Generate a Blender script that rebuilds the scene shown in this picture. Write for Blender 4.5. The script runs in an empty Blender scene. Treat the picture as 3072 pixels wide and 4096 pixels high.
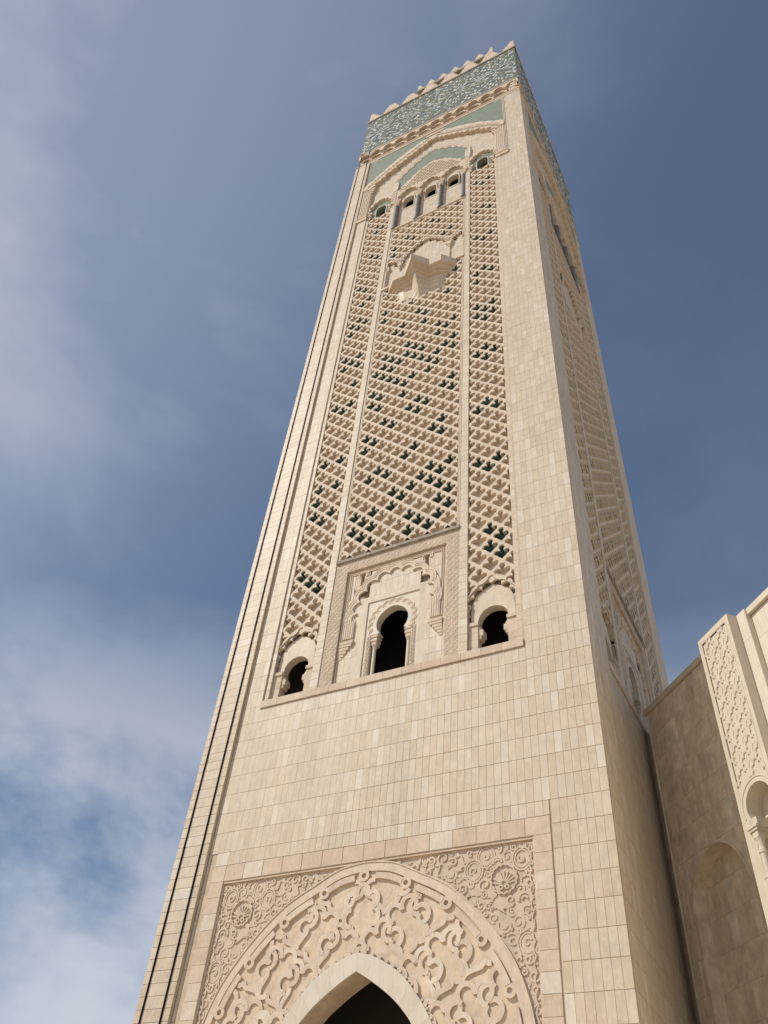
import bpy, math, random
import numpy as np
from math import sin, cos, pi, radians, sqrt, atan2, hypot
from mathutils import Vector, Matrix
from mathutils.geometry import tessellate_polygon

rnd = random.Random(7)
S = bpy.context.scene
COL = S.collection

# ------------------------------------------------------------------ camera
cam_d = bpy.data.cameras.new('camera')
cam = bpy.data.objects.new('camera', cam_d)
COL.objects.link(cam)
CAM = Vector((8.36024, -35.12619, 0.0))
RIGHT = Vector((0.88427844, 0.46045294, 0.07768355))
DOWN = Vector((-0.28625575, 0.66596216, -0.68887738))
FWD = Vector((-0.36892992, 0.58692205, 0.72070328))
cm = Matrix((RIGHT, -DOWN, -FWD)).transposed().to_4x4()
cm.translation = CAM
cam.matrix_world = cm
cam_d.sensor_fit = 'VERTICAL'
cam_d.sensor_height = 36.0
cam_d.sensor_width = 27.0
cam_d.lens = 28.931
cam_d.clip_start = 0.1
cam_d.clip_end = 6000
S.camera = cam

# ------------------------------------------------------------------ world, sun, exposure
SUN_AZ = radians(48.2)      # to the left of the front facade's normal
SUN_EL = radians(44)
world = bpy.data.worlds.new('World')
S.world = world
world.use_nodes = True
nt = world.node_tree
nt.nodes.clear()
N = nt.nodes.new
L = nt.links.new
out = N('ShaderNodeOutputWorld')
bg = N('ShaderNodeBackground')
sky = N('ShaderNodeTexSky')
sky.sky_type = 'NISHITA'
sky.sun_disc = False
sky.sun_elevation = SUN_EL
sky.sun_rotation = pi + SUN_AZ      # sun stands front left of the tower
sky.altitude = 30
sky.air_density = 1.0
sky.dust_density = 0.9
sky.ozone_density = 3.0
tc = N('ShaderNodeTexCoord')
mp = N('ShaderNodeMapping')
mp.inputs['Scale'].default_value = (1.0, 1.0, 1.5)
mp.inputs['Location'].default_value = (-3.35, -21.81, -7.1)
mp.inputs['Rotation'].default_value = (0.25, 0.3, 0.5)
L(tc.outputs['Generated'], mp.inputs['Vector'])
nz = N('ShaderNodeTexNoise')
nz.inputs['Scale'].default_value = 1.15
nz.inputs['Detail'].default_value = 9
nz.inputs['Roughness'].default_value = 0.56
nz.inputs['Distortion'].default_value = 0.35
L(mp.outputs['Vector'], nz.inputs['Vector'])
cr = N('ShaderNodeValToRGB')
cr.color_ramp.elements[0].position = 0.42
cr.color_ramp.elements[0].color = (0.10, 0.10, 0.10, 1)
cr.color_ramp.elements[1].position = 0.74
cr.color_ramp.elements[1].color = (0.85, 0.85, 0.85, 1)
L(nz.outputs['Fac'], cr.inputs['Fac'])
mixc = N('ShaderNodeMix')
mixc.data_type = 'RGBA'
# thin cirrus scatters more light towards the sun
sdir = (-sin(SUN_AZ) * cos(SUN_EL), -cos(SUN_AZ) * cos(SUN_EL), sin(SUN_EL))
dt = N('ShaderNodeVectorMath'); dt.operation = 'DOT_PRODUCT'
nrm = N('ShaderNodeVectorMath'); nrm.operation = 'NORMALIZE'
L(tc.outputs['Generated'], nrm.inputs[0]); L(nrm.outputs[0], dt.inputs[0]); dt.inputs[1].default_value = sdir
glow = N('ShaderNodeMapRange'); glow.interpolation_type = 'SMOOTHSTEP'
glow.inputs[1].default_value = 0.40; glow.inputs[2].default_value = 0.80
glow.inputs[3].default_value = 0.20; glow.inputs[4].default_value = 1.0
L(dt.outputs['Value'], glow.inputs[0])
fm = N('ShaderNodeMath'); fm.operation = 'MULTIPLY'
L(cr.outputs['Color'], fm.inputs[0]); L(glow.outputs[0], fm.inputs[1])
fa = N('ShaderNodeMath'); fa.operation = 'MULTIPLY_ADD'; fa.use_clamp = True
L(glow.outputs[0], fa.inputs[0]); fa.inputs[1].default_value = 0.17; L(fm.outputs[0], fa.inputs[2])
# broken cloud lower in the sky
mp2 = N('ShaderNodeMapping'); mp2.inputs['Scale'].default_value = (1, 1, 1.7)
mp2.inputs['Location'].default_value = (29.92, 10.47, -19.09)
L(nrm.outputs[0], mp2.inputs['Vector'])
nz2 = N('ShaderNodeTexNoise'); nz2.inputs['Scale'].default_value = 3.2; nz2.inputs['Detail'].default_value = 10
nz2.inputs['Roughness'].default_value = 0.57; nz2.inputs['Distortion'].default_value = 0.25
L(mp2.outputs[0], nz2.inputs['Vector'])
c2 = N('ShaderNodeMapRange'); c2.interpolation_type = 'SMOOTHSTEP'
c2.inputs[1].default_value = 0.30; c2.inputs[2].default_value = 0.66; c2.inputs[3].default_value = 0.0; c2.inputs[4].default_value = 0.92
L(nz2.outputs['Fac'], c2.inputs[0])
sx = N('ShaderNodeSeparateXYZ'); L(nrm.outputs[0], sx.inputs[0])
lowm = N('ShaderNodeMapRange'); lowm.interpolation_type = 'SMOOTHSTEP'
lowm.inputs[1].default_value = 0.34; lowm.inputs[2].default_value = 0.70; lowm.inputs[3].default_value = 1.0; lowm.inputs[4].default_value = 0.0
L(sx.outputs['Z'], lowm.inputs[0])
lm_ = N('ShaderNodeMath'); lm_.operation = 'MULTIPLY'
L(c2.outputs[0], lm_.inputs[0]); L(lowm.outputs[0], lm_.inputs[1])
mxx = N('ShaderNodeMath'); mxx.operation = 'MAXIMUM'
L(fa.outputs[0], mxx.inputs[0]); L(lm_.outputs[0], mxx.inputs[1])
L(mxx.outputs[0], mixc.inputs[0])
L(sky.outputs['Color'], mixc.inputs[6])
mixc.inputs[7].default_value = (6.4, 6.8, 7.6, 1)
L(mixc.outputs[2], bg.inputs['Color'])
bg.inputs['Strength'].default_value = 0.094
L(bg.outputs['Background'], out.inputs['Surface'])

sun_d = bpy.data.lights.new('sun', 'SUN')
sun = bpy.data.objects.new('sun', sun_d)
COL.objects.link(sun)
sun_d.energy = 3.55
sun_d.angle = radians(0.5)
sun_d.color = (1.0, 0.94, 0.85)
SD = Vector((-sin(SUN_AZ) * cos(SUN_EL), -cos(SUN_AZ) * cos(SUN_EL), sin(SUN_EL)))
sun.rotation_euler = SD.to_track_quat('Z', 'Y').to_euler()
sun.location = SD * 300

S.view_settings.view_transform = 'Standard'
S.view_settings.look = 'None'
S.view_settings.gamma = 1
S.view_settings.use_curve_mapping = False
S.view_settings.exposure = 0.0
S.render.engine = 'CYCLES'
S.cycles.max_bounces = 6
S.cycles.diffuse_bounces = 3

# ------------------------------------------------------------------ materials
def stone(name, cols, rough=0.62, grain=0.5, blotch=0.35, bump=0.12, streak=3.0, stain=0.0, cloud=0.0):
    """Travertine / marble: per-piece tone, blotches, vertical veins and fine pits."""
    m = bpy.data.materials.new(name)
    m.use_nodes = True
    t = m.node_tree
    b = t.nodes['Principled BSDF']
    n, l = t.nodes.new, t.links.new
    a1 = n('ShaderNodeAttribute'); a1.attribute_type = 'GEOMETRY'; a1.attribute_name = 'tone'
    a2 = n('ShaderNodeAttribute'); a2.attribute_type = 'OBJECT'; a2.attribute_name = 'tone'
    ad = n('ShaderNodeMath'); ad.operation = 'ADD'
    l(a1.outputs['Fac'], ad.inputs[0]); l(a2.outputs['Fac'], ad.inputs[1])
    rp = n('ShaderNodeValToRGB')
    e = rp.color_ramp.elements
    while len(e) < len(cols):
        e.new(0.5)
    for i, (p, c) in enumerate(cols):
        e[i].position = p; e[i].color = (*c, 1)
    l(ad.outputs[0], rp.inputs['Fac'])
    ge = n('ShaderNodeNewGeometry')
    # shift the grain for each piece
    ofs = n('ShaderNodeMath'); ofs.operation = 'MULTIPLY'; ofs.inputs[1].default_value = 173.0
    l(ad.outputs[0], ofs.inputs[0])
    cb = n('ShaderNodeCombineXYZ')
    l(ofs.outputs[0], cb.inputs['X']); l(ofs.outputs[0], cb.inputs['Z'])
    va = n('ShaderNodeVectorMath'); va.operation = 'ADD'
    l(ge.outputs['Position'], va.inputs[0]); l(cb.outputs[0], va.inputs[1])
    n1 = n('ShaderNodeTexNoise'); n1.inputs['Scale'].default_value = 1.3; n1.inputs['Detail'].default_value = 6
    n1.inputs['Roughness'].default_value = 0.62
    l(va.outputs[0], n1.inputs['Vector'])
    mpn = n('ShaderNodeMapping'); mpn.inputs['Scale'].default_value = (9.0, 9.0, 9.0 / streak / 3)
    l(va.outputs[0], mpn.inputs['Vector'])
    n2 = n('ShaderNodeTexNoise'); n2.inputs['Scale'].default_value = 1.0; n2.inputs['Detail'].default_value = 5
    l(mpn.outputs[0], n2.inputs['Vector'])
    m1 = n('ShaderNodeMapRange'); m1.inputs[1].default_value = 0.3; m1.inputs[2].default_value = 0.7
    m1.inputs[3].default_value = 1 - blotch * 0.5; m1.inputs[4].default_value = 1 + blotch * 0.5
    l(n1.outputs['Fac'], m1.inputs[0])
    m2 = n('ShaderNodeMapRange'); m2.inputs[1].default_value = 0.3; m2.inputs[2].default_value = 0.7
    m2.inputs[3].default_value = 1 - grain * 0.22; m2.inputs[4].default_value = 1 + grain * 0.22
    l(n2.outputs['Fac'], m2.inputs[0])
    mm = n('ShaderNodeMath'); mm.operation = 'MULTIPLY'
    l(m1.outputs[0], mm.inputs[0]); l(m2.outputs[0], mm.inputs[1])
    last = mm
    if stain:
        mps = n('ShaderNodeMapping'); mps.inputs['Scale'].default_value = (0.5, 0.5, 0.07)
        l(ge.outputs['Position'], mps.inputs['Vector'])
        n3 = n('ShaderNodeTexNoise'); n3.inputs['Scale'].default_value = 1.0; n3.inputs['Detail'].default_value = 7
        l(mps.outputs[0], n3.inputs['Vector'])
        m3 = n('ShaderNodeMapRange'); m3.inputs[1].default_value = 0.35; m3.inputs[2].default_value = 0.68
        m3.inputs[3].default_value = 1 + stain * 0.3; m3.inputs[4].default_value = 1 - stain
        l(n3.outputs['Fac'], m3.inputs[0])
        mk = n('ShaderNodeMath'); mk.operation = 'MULTIPLY'
        l(mm.outputs[0], mk.inputs[0]); l(m3.outputs[0], mk.inputs[1])
        last = mk
    mx = n('ShaderNodeVectorMath'); mx.operation = 'SCALE'
    l(rp.outputs['Color'], mx.inputs[0]); l(last.outputs[0], mx.inputs['Scale'])
    colour = mx.outputs[0]
    if cloud:
        n4 = n('ShaderNodeTexNoise'); n4.inputs['Scale'].default_value = 2.1; n4.inputs['Detail'].default_value = 9
        n4.inputs['Roughness'].default_value = 0.68; n4.inputs['Distortion'].default_value = 0.6
        l(va.outputs[0], n4.inputs['Vector'])
        m4 = n('ShaderNodeMapRange'); m4.inputs[1].default_value = 0.52; m4.inputs[2].default_value = 0.72
        m4.inputs[3].default_value = 0.0; m4.inputs[4].default_value = cloud
        l(n4.outputs['Fac'], m4.inputs[0])
        mc = n('ShaderNodeMix'); mc.data_type = 'RGBA'
        l(m4.outputs[0], mc.inputs[0]); l(colour, mc.inputs[6]); mc.inputs[7].default_value = (.70, .635, .535, 1)
        colour = mc.outputs[2]
    l(colour, b.inputs['Base Color'])
    b.inputs['Roughness'].default_value = rough
    b.inputs['Specular IOR Level'].default_value = 0.3
    bp = n('ShaderNodeBump'); bp.inputs['Strength'].default_value = bump; bp.inputs['Distance'].default_value = 0.03
    l(n2.outputs['Fac'], bp.inputs['Height'])
    l(bp.outputs[0], b.inputs['Normal'])
    return m

TILE_COLS = [(0.0, (.585, .49, .37)), (0.14, (.53, .43, .315)), (0.36, (.56, .462, .343)), (0.6, (.585, .49, .372)),
             (0.82, (.61, .523, .415)), (1.0, (.65, .588, .49))]
M = {}
M['tile'] = stone('travertine_cladding', TILE_COLS, rough=.55, grain=.34, blotch=.2, stain=.06, cloud=.5, streak=2.2)
M['stone'] = stone('carved_limestone', [(0, (.585, .475, .36)), (.4, (.55, .435, .325)), (.7, (.61, .50, .385)), (1, (.65, .57, .47))],
                   rough=.7, grain=.35, blotch=.2, streak=1.0, stain=.06, cloud=.3)
M['lattice'] = stone('lattice_limestone', [(0, (.61, .505, .39)), (1, (.64, .55, .44))], rough=.7, grain=.35, blotch=.22, streak=1.0)
M['floor'] = stone('lattice_ground', [(0, (.52, .42, .31)), (1, (.55, .45, .34))], rough=.75, grain=.5, blotch=.3, streak=1.0)
M['ochre'] = stone('ochre_marble', [(0, (.60, .475, .34)), (.5, (.57, .43, .29)), (1, (.62, .51, .385))], rough=.55, grain=.4, blotch=.35, streak=.6, cloud=.55)
M['ribbon'] = stone('ribbon_marble', [(0, (.60, .49, .375)), (.5, (.565, .445, .335)), (1, (.64, .54, .425))], cloud=.35, rough=.6, grain=.4, blotch=.25, streak=1.0)
M['rose'] = stone('rose_marble', [(0, (.575, .44, .325)), (1, (.60, .48, .36))], rough=.6, grain=.5, blotch=.25)
M['cream'] = stone('cream_marble', [(0, (.60, .525, .415)), (1, (.64, .575, .475))], rough=.55, grain=.3, blotch=.12)
M['hall'] = stone('hall_marble', [(0, (.68, .56, .42)), (.2, (.60, .475, .34)), (.5, (.67, .54, .395)), (.8, (.72, .595, .445)), (1, (.76, .67, .54))],
                  rough=.5, grain=.3, blotch=.5, stain=.12, cloud=.25)
M['green'] = stone('green_ceramic', [(0, (.215, .25, .185)), (.5, (.185, .22, .16)), (1, (.25, .285, .215))], rough=.45, grain=.4, blotch=.3, streak=1.0)
M['teal'] = stone('teal_ceramic', [(0, (.125, .195, .165)), (.5, (.095, .155, .13)), (1, (.15, .22, .185))], rough=.25, grain=.4, blotch=.3)
M['zelg'] = stone('mosaic_ground', [(0, (.14, .155, .118)), (1, (.2, .2, .2))], rough=.45, grain=.6, blotch=1.0, streak=1.0)
M['zel'] = stone('mosaic_glaze', [(0, (.56, .585, .55)), (.2, (.42, .455, .41)), (.4, (.66, .68, .64)), (.55, (.11, .19, .165)),
                                  (.7, (.27, .265, .16)), (.85, (.15, .195, .20)), (1, (.09, .15, .13))], rough=.25, grain=.3, blotch=.3)
M['granite'] = stone('grey_granite', [(0, (.17, .162, .15)), (1, (.2, .2, .2))], rough=.6, grain=.8, blotch=.4)
M['weathered_shaded'] = stone('weathered_shaded_limestone', [(0, (.36, .30, .235)), (1, (.4, .33, .26))], rough=.85, grain=.9, blotch=.7, streak=1.0, stain=.15)  # grey weathering, with the shade of soffits and niches mixed into the colour
M['inner'] = stone('unlit_interior', [(0, (.06, .052, .045)), (1, (.08, .07, .06))], rough=.9, grain=.3, blotch=.2)  # near-black colour stands in for the lack of light indoors
M['paving'] = stone('plaza_paving', [(0, (.60, .49, .36)), (1, (.64, .53, .40))], rough=.6, grain=.4, blotch=.25)

def plain(name, col, rough=.5, metal=0.0):
    m = bpy.data.materials.new(name); m.use_nodes = True
    b = m.node_tree.nodes['Principled BSDF']
    nz = m.node_tree.nodes.new('ShaderNodeTexNoise'); nz.inputs['Scale'].default_value = 6
    mr = m.node_tree.nodes.new('ShaderNodeMix'); mr.data_type = 'RGBA'
    m.node_tree.links.new(nz.outputs['Fac'], mr.inputs[0])
    mr.inputs[6].default_value = (*[c * .7 for c in col], 1); mr.inputs[7].default_value = (*[c * 1.3 for c in col], 1)
    m.node_tree.links.new(mr.outputs[2], b.inputs['Base Color'])
    b.inputs['Roughness'].default_value = rough; b.inputs['Metallic'].default_value = metal
    b.inputs['Specular IOR Level'].default_value = 0.05
    return m
M['rail'] = plain('black_steel', (.006, .0055, .005), .9)

# ------------------------------------------------------------------ mesh builder
class MB:
    def __init__(s):
        s.v = []; s.f = []; s.t = []
    def add(s, vs, fs, tone=0.0):
        o = len(s.v)
        s.v.extend(vs)
        for f in fs:
            s.f.append(tuple(o + i for i in f)); s.t.append(tone)
        return s
    def box(s, u0, u1, d0, d1, z0, z1, tone=0.0, back=True):
        vs = [(u0, d0, z0), (u1, d0, z0), (u1, d0, z1), (u0, d0, z1), (u0, d1, z0), (u1, d1, z0), (u1, d1, z1), (u0, d1, z1)]
        fs = [(0, 1, 2, 3), (1, 5, 6, 2), (4, 0, 3, 7), (3, 2, 6, 7), (0, 4, 5, 1)]
        if back: fs.append((5, 4, 7, 6))
        return s.add(vs, fs, tone)
    def slab(s, outer, holes, d0, d1, tone=0.0, back=False):
        """A plate with holes: outer and holes are (u, z) loops, d0 its front, d1 its back."""
        loops = [outer] + list(holes)
        flat = [p for lp in loops for p in lp]
        tri = tessellate_polygon([[Vector((p[0], p[1], 0)) for p in lp] for lp in loops])
        n = len(flat)
        vs = [(p[0], d0, p[1]) for p in flat] + [(p[0], d1, p[1]) for p in flat]
        fs = [tuple(t) for t in tri]
        if back: fs += [tuple(n + i for i in t) for t in tri]
        o = 0
        for lp in loops:
            k = len(lp)
            for i in range(k):
                a, b = o + i, o + (i + 1) % k
                fs.append((a, b, n + b, n + a))
            o += k
        return s.add(vs, fs, tone)
    def ribbon(s, pts, w, d0, d1, closed=False, tone=0.0):
        """A raised flat band of width w that follows a (u, z) line."""
        n = len(pts)
        vs = []
        for i in range(n):
            if closed: a, b = pts[i - 1], pts[(i + 1) % n]
            else: a, b = pts[max(i - 1, 0)], pts[min(i + 1, n - 1)]
            dx, dz = b[0] - a[0], b[1] - a[1]
            q = hypot(dx, dz) or 1e-6
            nx, nz_ = -dz / q * w / 2, dx / q * w / 2
            p = pts[i]
            vs += [(p[0] + nx, d0, p[1] + nz_), (p[0] - nx, d0, p[1] - nz_), (p[0] + nx, d1, p[1] + nz_), (p[0] - nx, d1, p[1] - nz_)]
        fs = []
        for i in range(n if closed else n - 1):
            a, b = 4 * i, 4 * ((i + 1) % n)
            fs += [(a, a + 1, b + 1, b), (a + 2, a, b, b + 2), (a + 1, a + 3, b + 3, b + 1)]
        if not closed:
            e = 4 * (n - 1)
            fs += [(0, 2, 3, 1), (e, e + 1, e + 3, e + 2)]
        return s.add(vs, fs, tone)
    def lathe(s, prof, u, d, n=14, tone=0.0):
        vs = []; fs = []
        for r, z in prof:
            for k in range(n):
                a = 2 * pi * k / n
                vs.append((u + r * cos(a), d + r * sin(a), z))
        for i in range(len(prof) - 1):
            for k in range(n):
                k2 = (k + 1) % n
                fs.append((i * n + k, i * n + k2, (i + 1) * n + k2, (i + 1) * n + k))
        fs.append(tuple(range(n))); fs.append(tuple((len(prof) - 1) * n + k for k in range(n)))
        return s.add(vs, fs, tone)
    def mesh(s, name, mat):
        me = bpy.data.meshes.new(name)
        me.from_pydata(s.v, [], s.f)
        a = me.attributes.new('tone', 'FLOAT', 'FACE')
        a.data.foreach_set('value', s.t)
        me.materials.append(M[mat] if isinstance(mat, str) else mat)
        me.update()
        return me

WM = {}
def put(name, me, parent=None, W=None, kind=None, label=None):
    o = bpy.data.objects.new(name, me)
    COL.objects.link(o)
    W = W or Matrix.Identity(4)
    if parent is not None:
        o.parent = parent
        o.matrix_parent_inverse = WM[parent.name].inverted()
    o.matrix_basis = W
    WM[o.name] = W.copy()
    if kind: o['kind'] = kind
    if label: o['label'] = label
    return o
def empty(name, loc, label, cat, rz=0.0):
    o = bpy.data.objects.new(name, None)
    COL.objects.link(o)
    o.empty_display_size = 1
    W = Matrix.Translation(loc) @ Matrix.Rotation(rz, 4, 'Z')
    o.matrix_basis = W
    WM[o.name] = W
    o['label'] = label; o['category'] = cat
    return o

# ------------------------------------------------------------------ curves
def arc(cx, cz, r, a0, a1, n=12):
    return [(cx + r * cos(radians(a0 + (a1 - a0) * i / n)), cz + r * sin(radians(a0 + (a1 - a0) * i / n))) for i in range(n + 1)]
def mirror(pts):
    """Half curve given from the apex outwards (u >= 0) -> whole curve from left foot over the apex to right foot."""
    return [(-u, z) for u, z in reversed(pts) if u > 1e-6] + list(pts)
def smooth(pts, n=6):
    """Catmull-Rom through the points."""
    P = [pts[0]] + list(pts) + [pts[-1]]
    r = []
    for i in range(1, len(P) - 2):
        p0, p1, p2, p3 = P[i - 1], P[i], P[i + 1], P[i + 2]
        for k in range(n):
            t = k / n
            r.append(tuple(.5 * (2 * p1[j] + (p2[j] - p0[j]) * t + (2 * p0[j] - 5 * p1[j] + 4 * p2[j] - p3[j]) * t * t
                                 + (3 * p1[j] - p0[j] - 3 * p2[j] + p3[j]) * t ** 3) for j in (0, 1)))
    r.append(tuple(pts[-1]))
    return r
def resample(pts, n):
    d = [0]
    for a, b in zip(pts, pts[1:]): d.append(d[-1] + hypot(b[0] - a[0], b[1] - a[1]))
    r = []; j = 0
    for i in range(n + 1):
        s = d[-1] * i / n
        while j < len(d) - 2 and d[j + 1] < s: j += 1
        t = (s - d[j]) / ((d[j + 1] - d[j]) or 1)
        r.append((pts[j][0] + (pts[j + 1][0] - pts[j][0]) * t, pts[j][1] + (pts[j + 1][1] - pts[j][1]) * t))
    return r
def scallop(pts, h=0.5, n=8, side=1):
    """Replace every straight step of pts by a round lobe that bulges to the left (side=1) of the travel direction."""
    r = []
    for a, b in zip(pts, pts[1:]):
        dx, dz = b[0] - a[0], b[1] - a[1]
        for i in range(n):
            t = i / n
            k = sin(pi * t) ** .6 * h * side
            r.append((a[0] + dx * t - dz * k, a[1] + dz * t + dx * k))
    r.append(pts[-1])
    return r
def offset(pts, w):
    r = []
    n = len(pts)
    for i in range(n):
        a, b = pts[max(i - 1, 0)], pts[min(i + 1, n - 1)]
        dx, dz = b[0] - a[0], b[1] - a[1]; q = hypot(dx, dz) or 1e-6
        r.append((pts[i][0] - dz / q * w, pts[i][1] + dx / q * w))
    return r
def inside(poly, u, z):
    c = False; n = len(poly)
    for i in range(n):
        (x0, y0), (x1, y1) = poly[i], poly[i - 1]
        if (y0 > z) != (y1 > z) and u < (x1 - x0) * (z - y0) / (y1 - y0) + x0: c = not c
    return c
def rect(u0, u1, z0, z1):
    return [(u0, z0), (u1, z0), (u1, z1), (u0, z1)]
def horseshoe(cx, cz, r, half, zb, point=0.0, n=22):
    """Horseshoe opening: round head narrowing to its springing, straight jambs to zb."""
    al = math.degrees(math.acos(min(1, half / r)))
    head = []
    for i in range(n + 1):
        a = 180 + al - (180 + 2 * al) * i / n
        k = 1 + point * max(0, sin(radians(a))) ** 8
        head.append((cx + r * cos(radians(a)) * (1), cz + r * sin(radians(a)) * k))
    return head
# ------------------------------------------------------------------ lattice (sebka)
def cell_outline(circles, core, n=40):
    r = []
    for i in range(n):
        a = 2 * pi * (i + .5) / n
        c, s = cos(a), sin(a)
        best = 0.02
        for (x, y, q) in circles:
            b = c * x + s * y
            D = b * b - (x * x + y * y - q * q)
            if D > 0 and b + sqrt(D) > best and (b - sqrt(D) < best + .22 or True): best = b + sqrt(D)
        for k in range(len(core)):
            (x0, y0), (x1, y1) = core[k], core[(k + 1) % len(core)]
            ex, ey = x1 - x0, y1 - y0
            den = c * ey - s * ex
            if abs(den) > 1e-9:
                t = (x0 * ey - y0 * ex) / den
                w = (x0 * s - y0 * c) / den
                if t > best and 0 <= w <= 1: best = t
        r.append((best * c, best * s))
    return r
SEBKA = cell_outline([(0, .345, .205), (-.345, -.08, .205), (.345, -.08, .205)],
                     [(0, -.70), (.08, -.6), (.2, -.49), (.40, -.27), (.12, .10), (.10, .28), (-.10, .28), (-.12, .10), (-.40, -.27), (-.2, -.49), (-.08, -.6)], n=48)
FIVE = cell_outline([(0, .40, .2), (-.29, .17, .17), (.29, .17, .17), (-.34, -.14, .165), (.34, -.14, .165)],
                    [(0, -.70), (.27, -.42), (.20, -.05), (.15, .2), (0, .28), (-.15, .2), (-.20, -.05), (-.27, -.42)], n=60)
def lattice(mb, centres, hx, hz, d0, d1, lo=None, hi=None, zlo=None, zhi=None, keep=None, cell=SEBKA, grow=1.0, warp=None, floor=None, deep=()):
    dia = [(0, -.78), (.39, -.39), (.78, 0), (.39, .39), (0, .78), (-.39, .39), (-.78, 0), (-.39, -.39)]
    hole = [(x * grow, y * grow) for x, y in cell]
    flat = dia + hole
    tri = tessellate_polygon([[Vector((p[0], p[1], 0)) for p in lp] for lp in (dia, hole)])
    nd, nh = len(dia), len(hole)
    sx, sz = hx / .78, hz / .78
    for (cx, cz) in centres:
        P = []
        for x, y in flat:
            u, z = cx + x * sx, cz + y * sz
            if lo is not None: u = min(max(u, lo), hi)
            if zlo is not None: z = min(max(z, zlo), zhi)
            P.append(warp(u, z) if warp else (u, z))
        ok = lambda idx: keep is None or keep(sum(P[i][0] for i in idx) / len(idx), sum(P[i][1] for i in idx) / len(idx))
        vs = [(p[0], d0, p[1]) for p in P] + [(p[0], d1, p[1]) for p in P[nd:]]
        fs = [tuple(t) for t in tri if ok(t)]
        for i in range(nh):
            a, b = nd + i, nd + (i + 1) % nh
            if ok((a, b)): fs.append((a, b, b + nh, a + nh))
        if floor is not None and (round(cx, 2), round(cz, 2)) not in deep and ok(range(nd, nd + nh)):
            o = len(vs); vs += [(p[0], floor, p[1]) for p in P[nd:]]; fs.append(tuple(range(o, o + nh)))
        mb.add(vs, fs, 0.0)
def stagger(u0, nhalf, hx, z0, z1, hz):
    """Staggered cell centres: columns every hx from u0, every other column half a step up."""
    r = []
    for k in range(nhalf + 1):
        z = z0 + (hz if k % 2 else 0)
        while z < z1:
            r.append((u0 + k * hx, z)); z += 2 * hz
    return r

# ------------------------------------------------------------------ cladding
class Clad:
    """Rectangular slabs with open joints; the most visible are handed out as objects, the rest joined."""
    def __init__(s): s.t = []
    def area(s, u0, u1, z0, z1, w, h, d, ref_u=None, ref_z=28.45, skip=None, tone=None, joint=.013, stag=False, minw=.12):
        ru = u1 if ref_u is None else ref_u
        k0 = math.floor((z0 - ref_z) / h + 1e-6); k1 = math.ceil((z1 - ref_z) / h - 1e-6)
        for k in range(k0, k1):
            za, zb = max(z0, ref_z + k * h), min(z1, ref_z + (k + 1) * h)
            if zb - za < .08: continue
            so = (w * .5 if (stag and k % 2) else 0)
            j0 = math.floor((u0 - ru - so) / w + 1e-6); j1 = math.ceil((u1 - ru - so) / w - 1e-6)
            for j in range(j0, j1):
                ua, ub = max(u0, ru + so + j * w), min(u1, ru + so + (j + 1) * w)
                if ub - ua < minw: continue
                if skip and skip(ua, ub, za, zb): continue
                q = joint * .35; qz = joint * .75
                tn = tone if tone is not None else rnd.choice([.3, .45, .5, .55, .6, .6, .65, .7, .75, .92]) + rnd.uniform(-.07, .05)
                s.t.append((ua + q, ub - q, za + qz, zb - qz, d + rnd.uniform(-.003, .003), max(.02, min(1, tn))))
def clad_mesh(items, name, mat, th=.045):
    mb = MB()
    for (ua, ub, za, zb, d, tn) in items:
        mb.box(ua, ub, d, d + th, za, zb, tn, back=False)
    return mb.mesh(name, mat)
UNIT = {}
def unit_tile(mat):
    if mat not in UNIT:
        mb = MB(); b = .02
        vs = [(0, .0, 0), (1, .0, 0), (1, .0, 1), (0, .0, 1), (b, 0, b * .4), (1 - b, 0, b * .4), (1 - b, 0, 1 - b * .4), (b, 0, 1 - b * .4)]
        vs = [(x, .12 if i < 4 else 0, z) for i, (x, _, z) in enumerate(vs)] + [(0, 1, 0), (1, 1, 0), (1, 1, 1), (0, 1, 1)]
        fs = [(4, 5, 6, 7)] + [(i, (i + 1) % 4, 4 + (i + 1) % 4, 4 + i) for i in range(4)] + [(8 + i, 8 + (i + 1) % 4, (i + 1) % 4, i) for i in range(4)]
        mb.add(vs, fs, 0.0)
        UNIT[mat] = mb.mesh('tile_unit', mat)
    return UNIT[mat]
def put_tile(name, it, mat, parent, W, th=.045):
    ua, ub, za, zb, d, tn = it
    Wt = W @ Matrix.Translation((ua, d, za)) @ Matrix.Diagonal((ub - ua, th, zb - za, 1))
    o = put(name, unit_tile(mat), parent, Wt)
    o['tone'] = tn
    return o

# ================================================================== ground
GZ = -1.6
mb = MB()
mb.add([(-3000, -3000, GZ), (3000, -3000, GZ), (3000, 3000, GZ), (-3000, 3000, GZ)], [(0, 1, 2, 3)])
plaza = put('plaza_ground', mb.mesh('plaza_ground', 'paving'), kind='structure')
plaza['label'] = 'pale stone plaza paving at the foot of the tower'

# ================================================================== minaret
AX = -12.47                      # the facade's axis
minaret = empty('minaret', (AX, 12.47, GZ), 'tall square beige stone tower with lattice panels and green mosaic frieze', 'tower')
WF = Matrix.Translation((AX, 0, 0))
WR = Matrix.Translation((0, 12.47, 0)) @ Matrix.Rotation(pi / 2, 4, 'Z')
TOP = 119.4
FACES = []        # (name, mesh, kind, [subparts]) shared by both faces
def part(name, mb, mat, kind=None, sub=None, faces='FR'):
    FACES.append((name, mb.mesh(name, mat), kind, sub or [], faces))
def sub(name, mb, mat): return (name, mb.mesh(name, mat))

UL, UR = -12.37, 12.47
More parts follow.
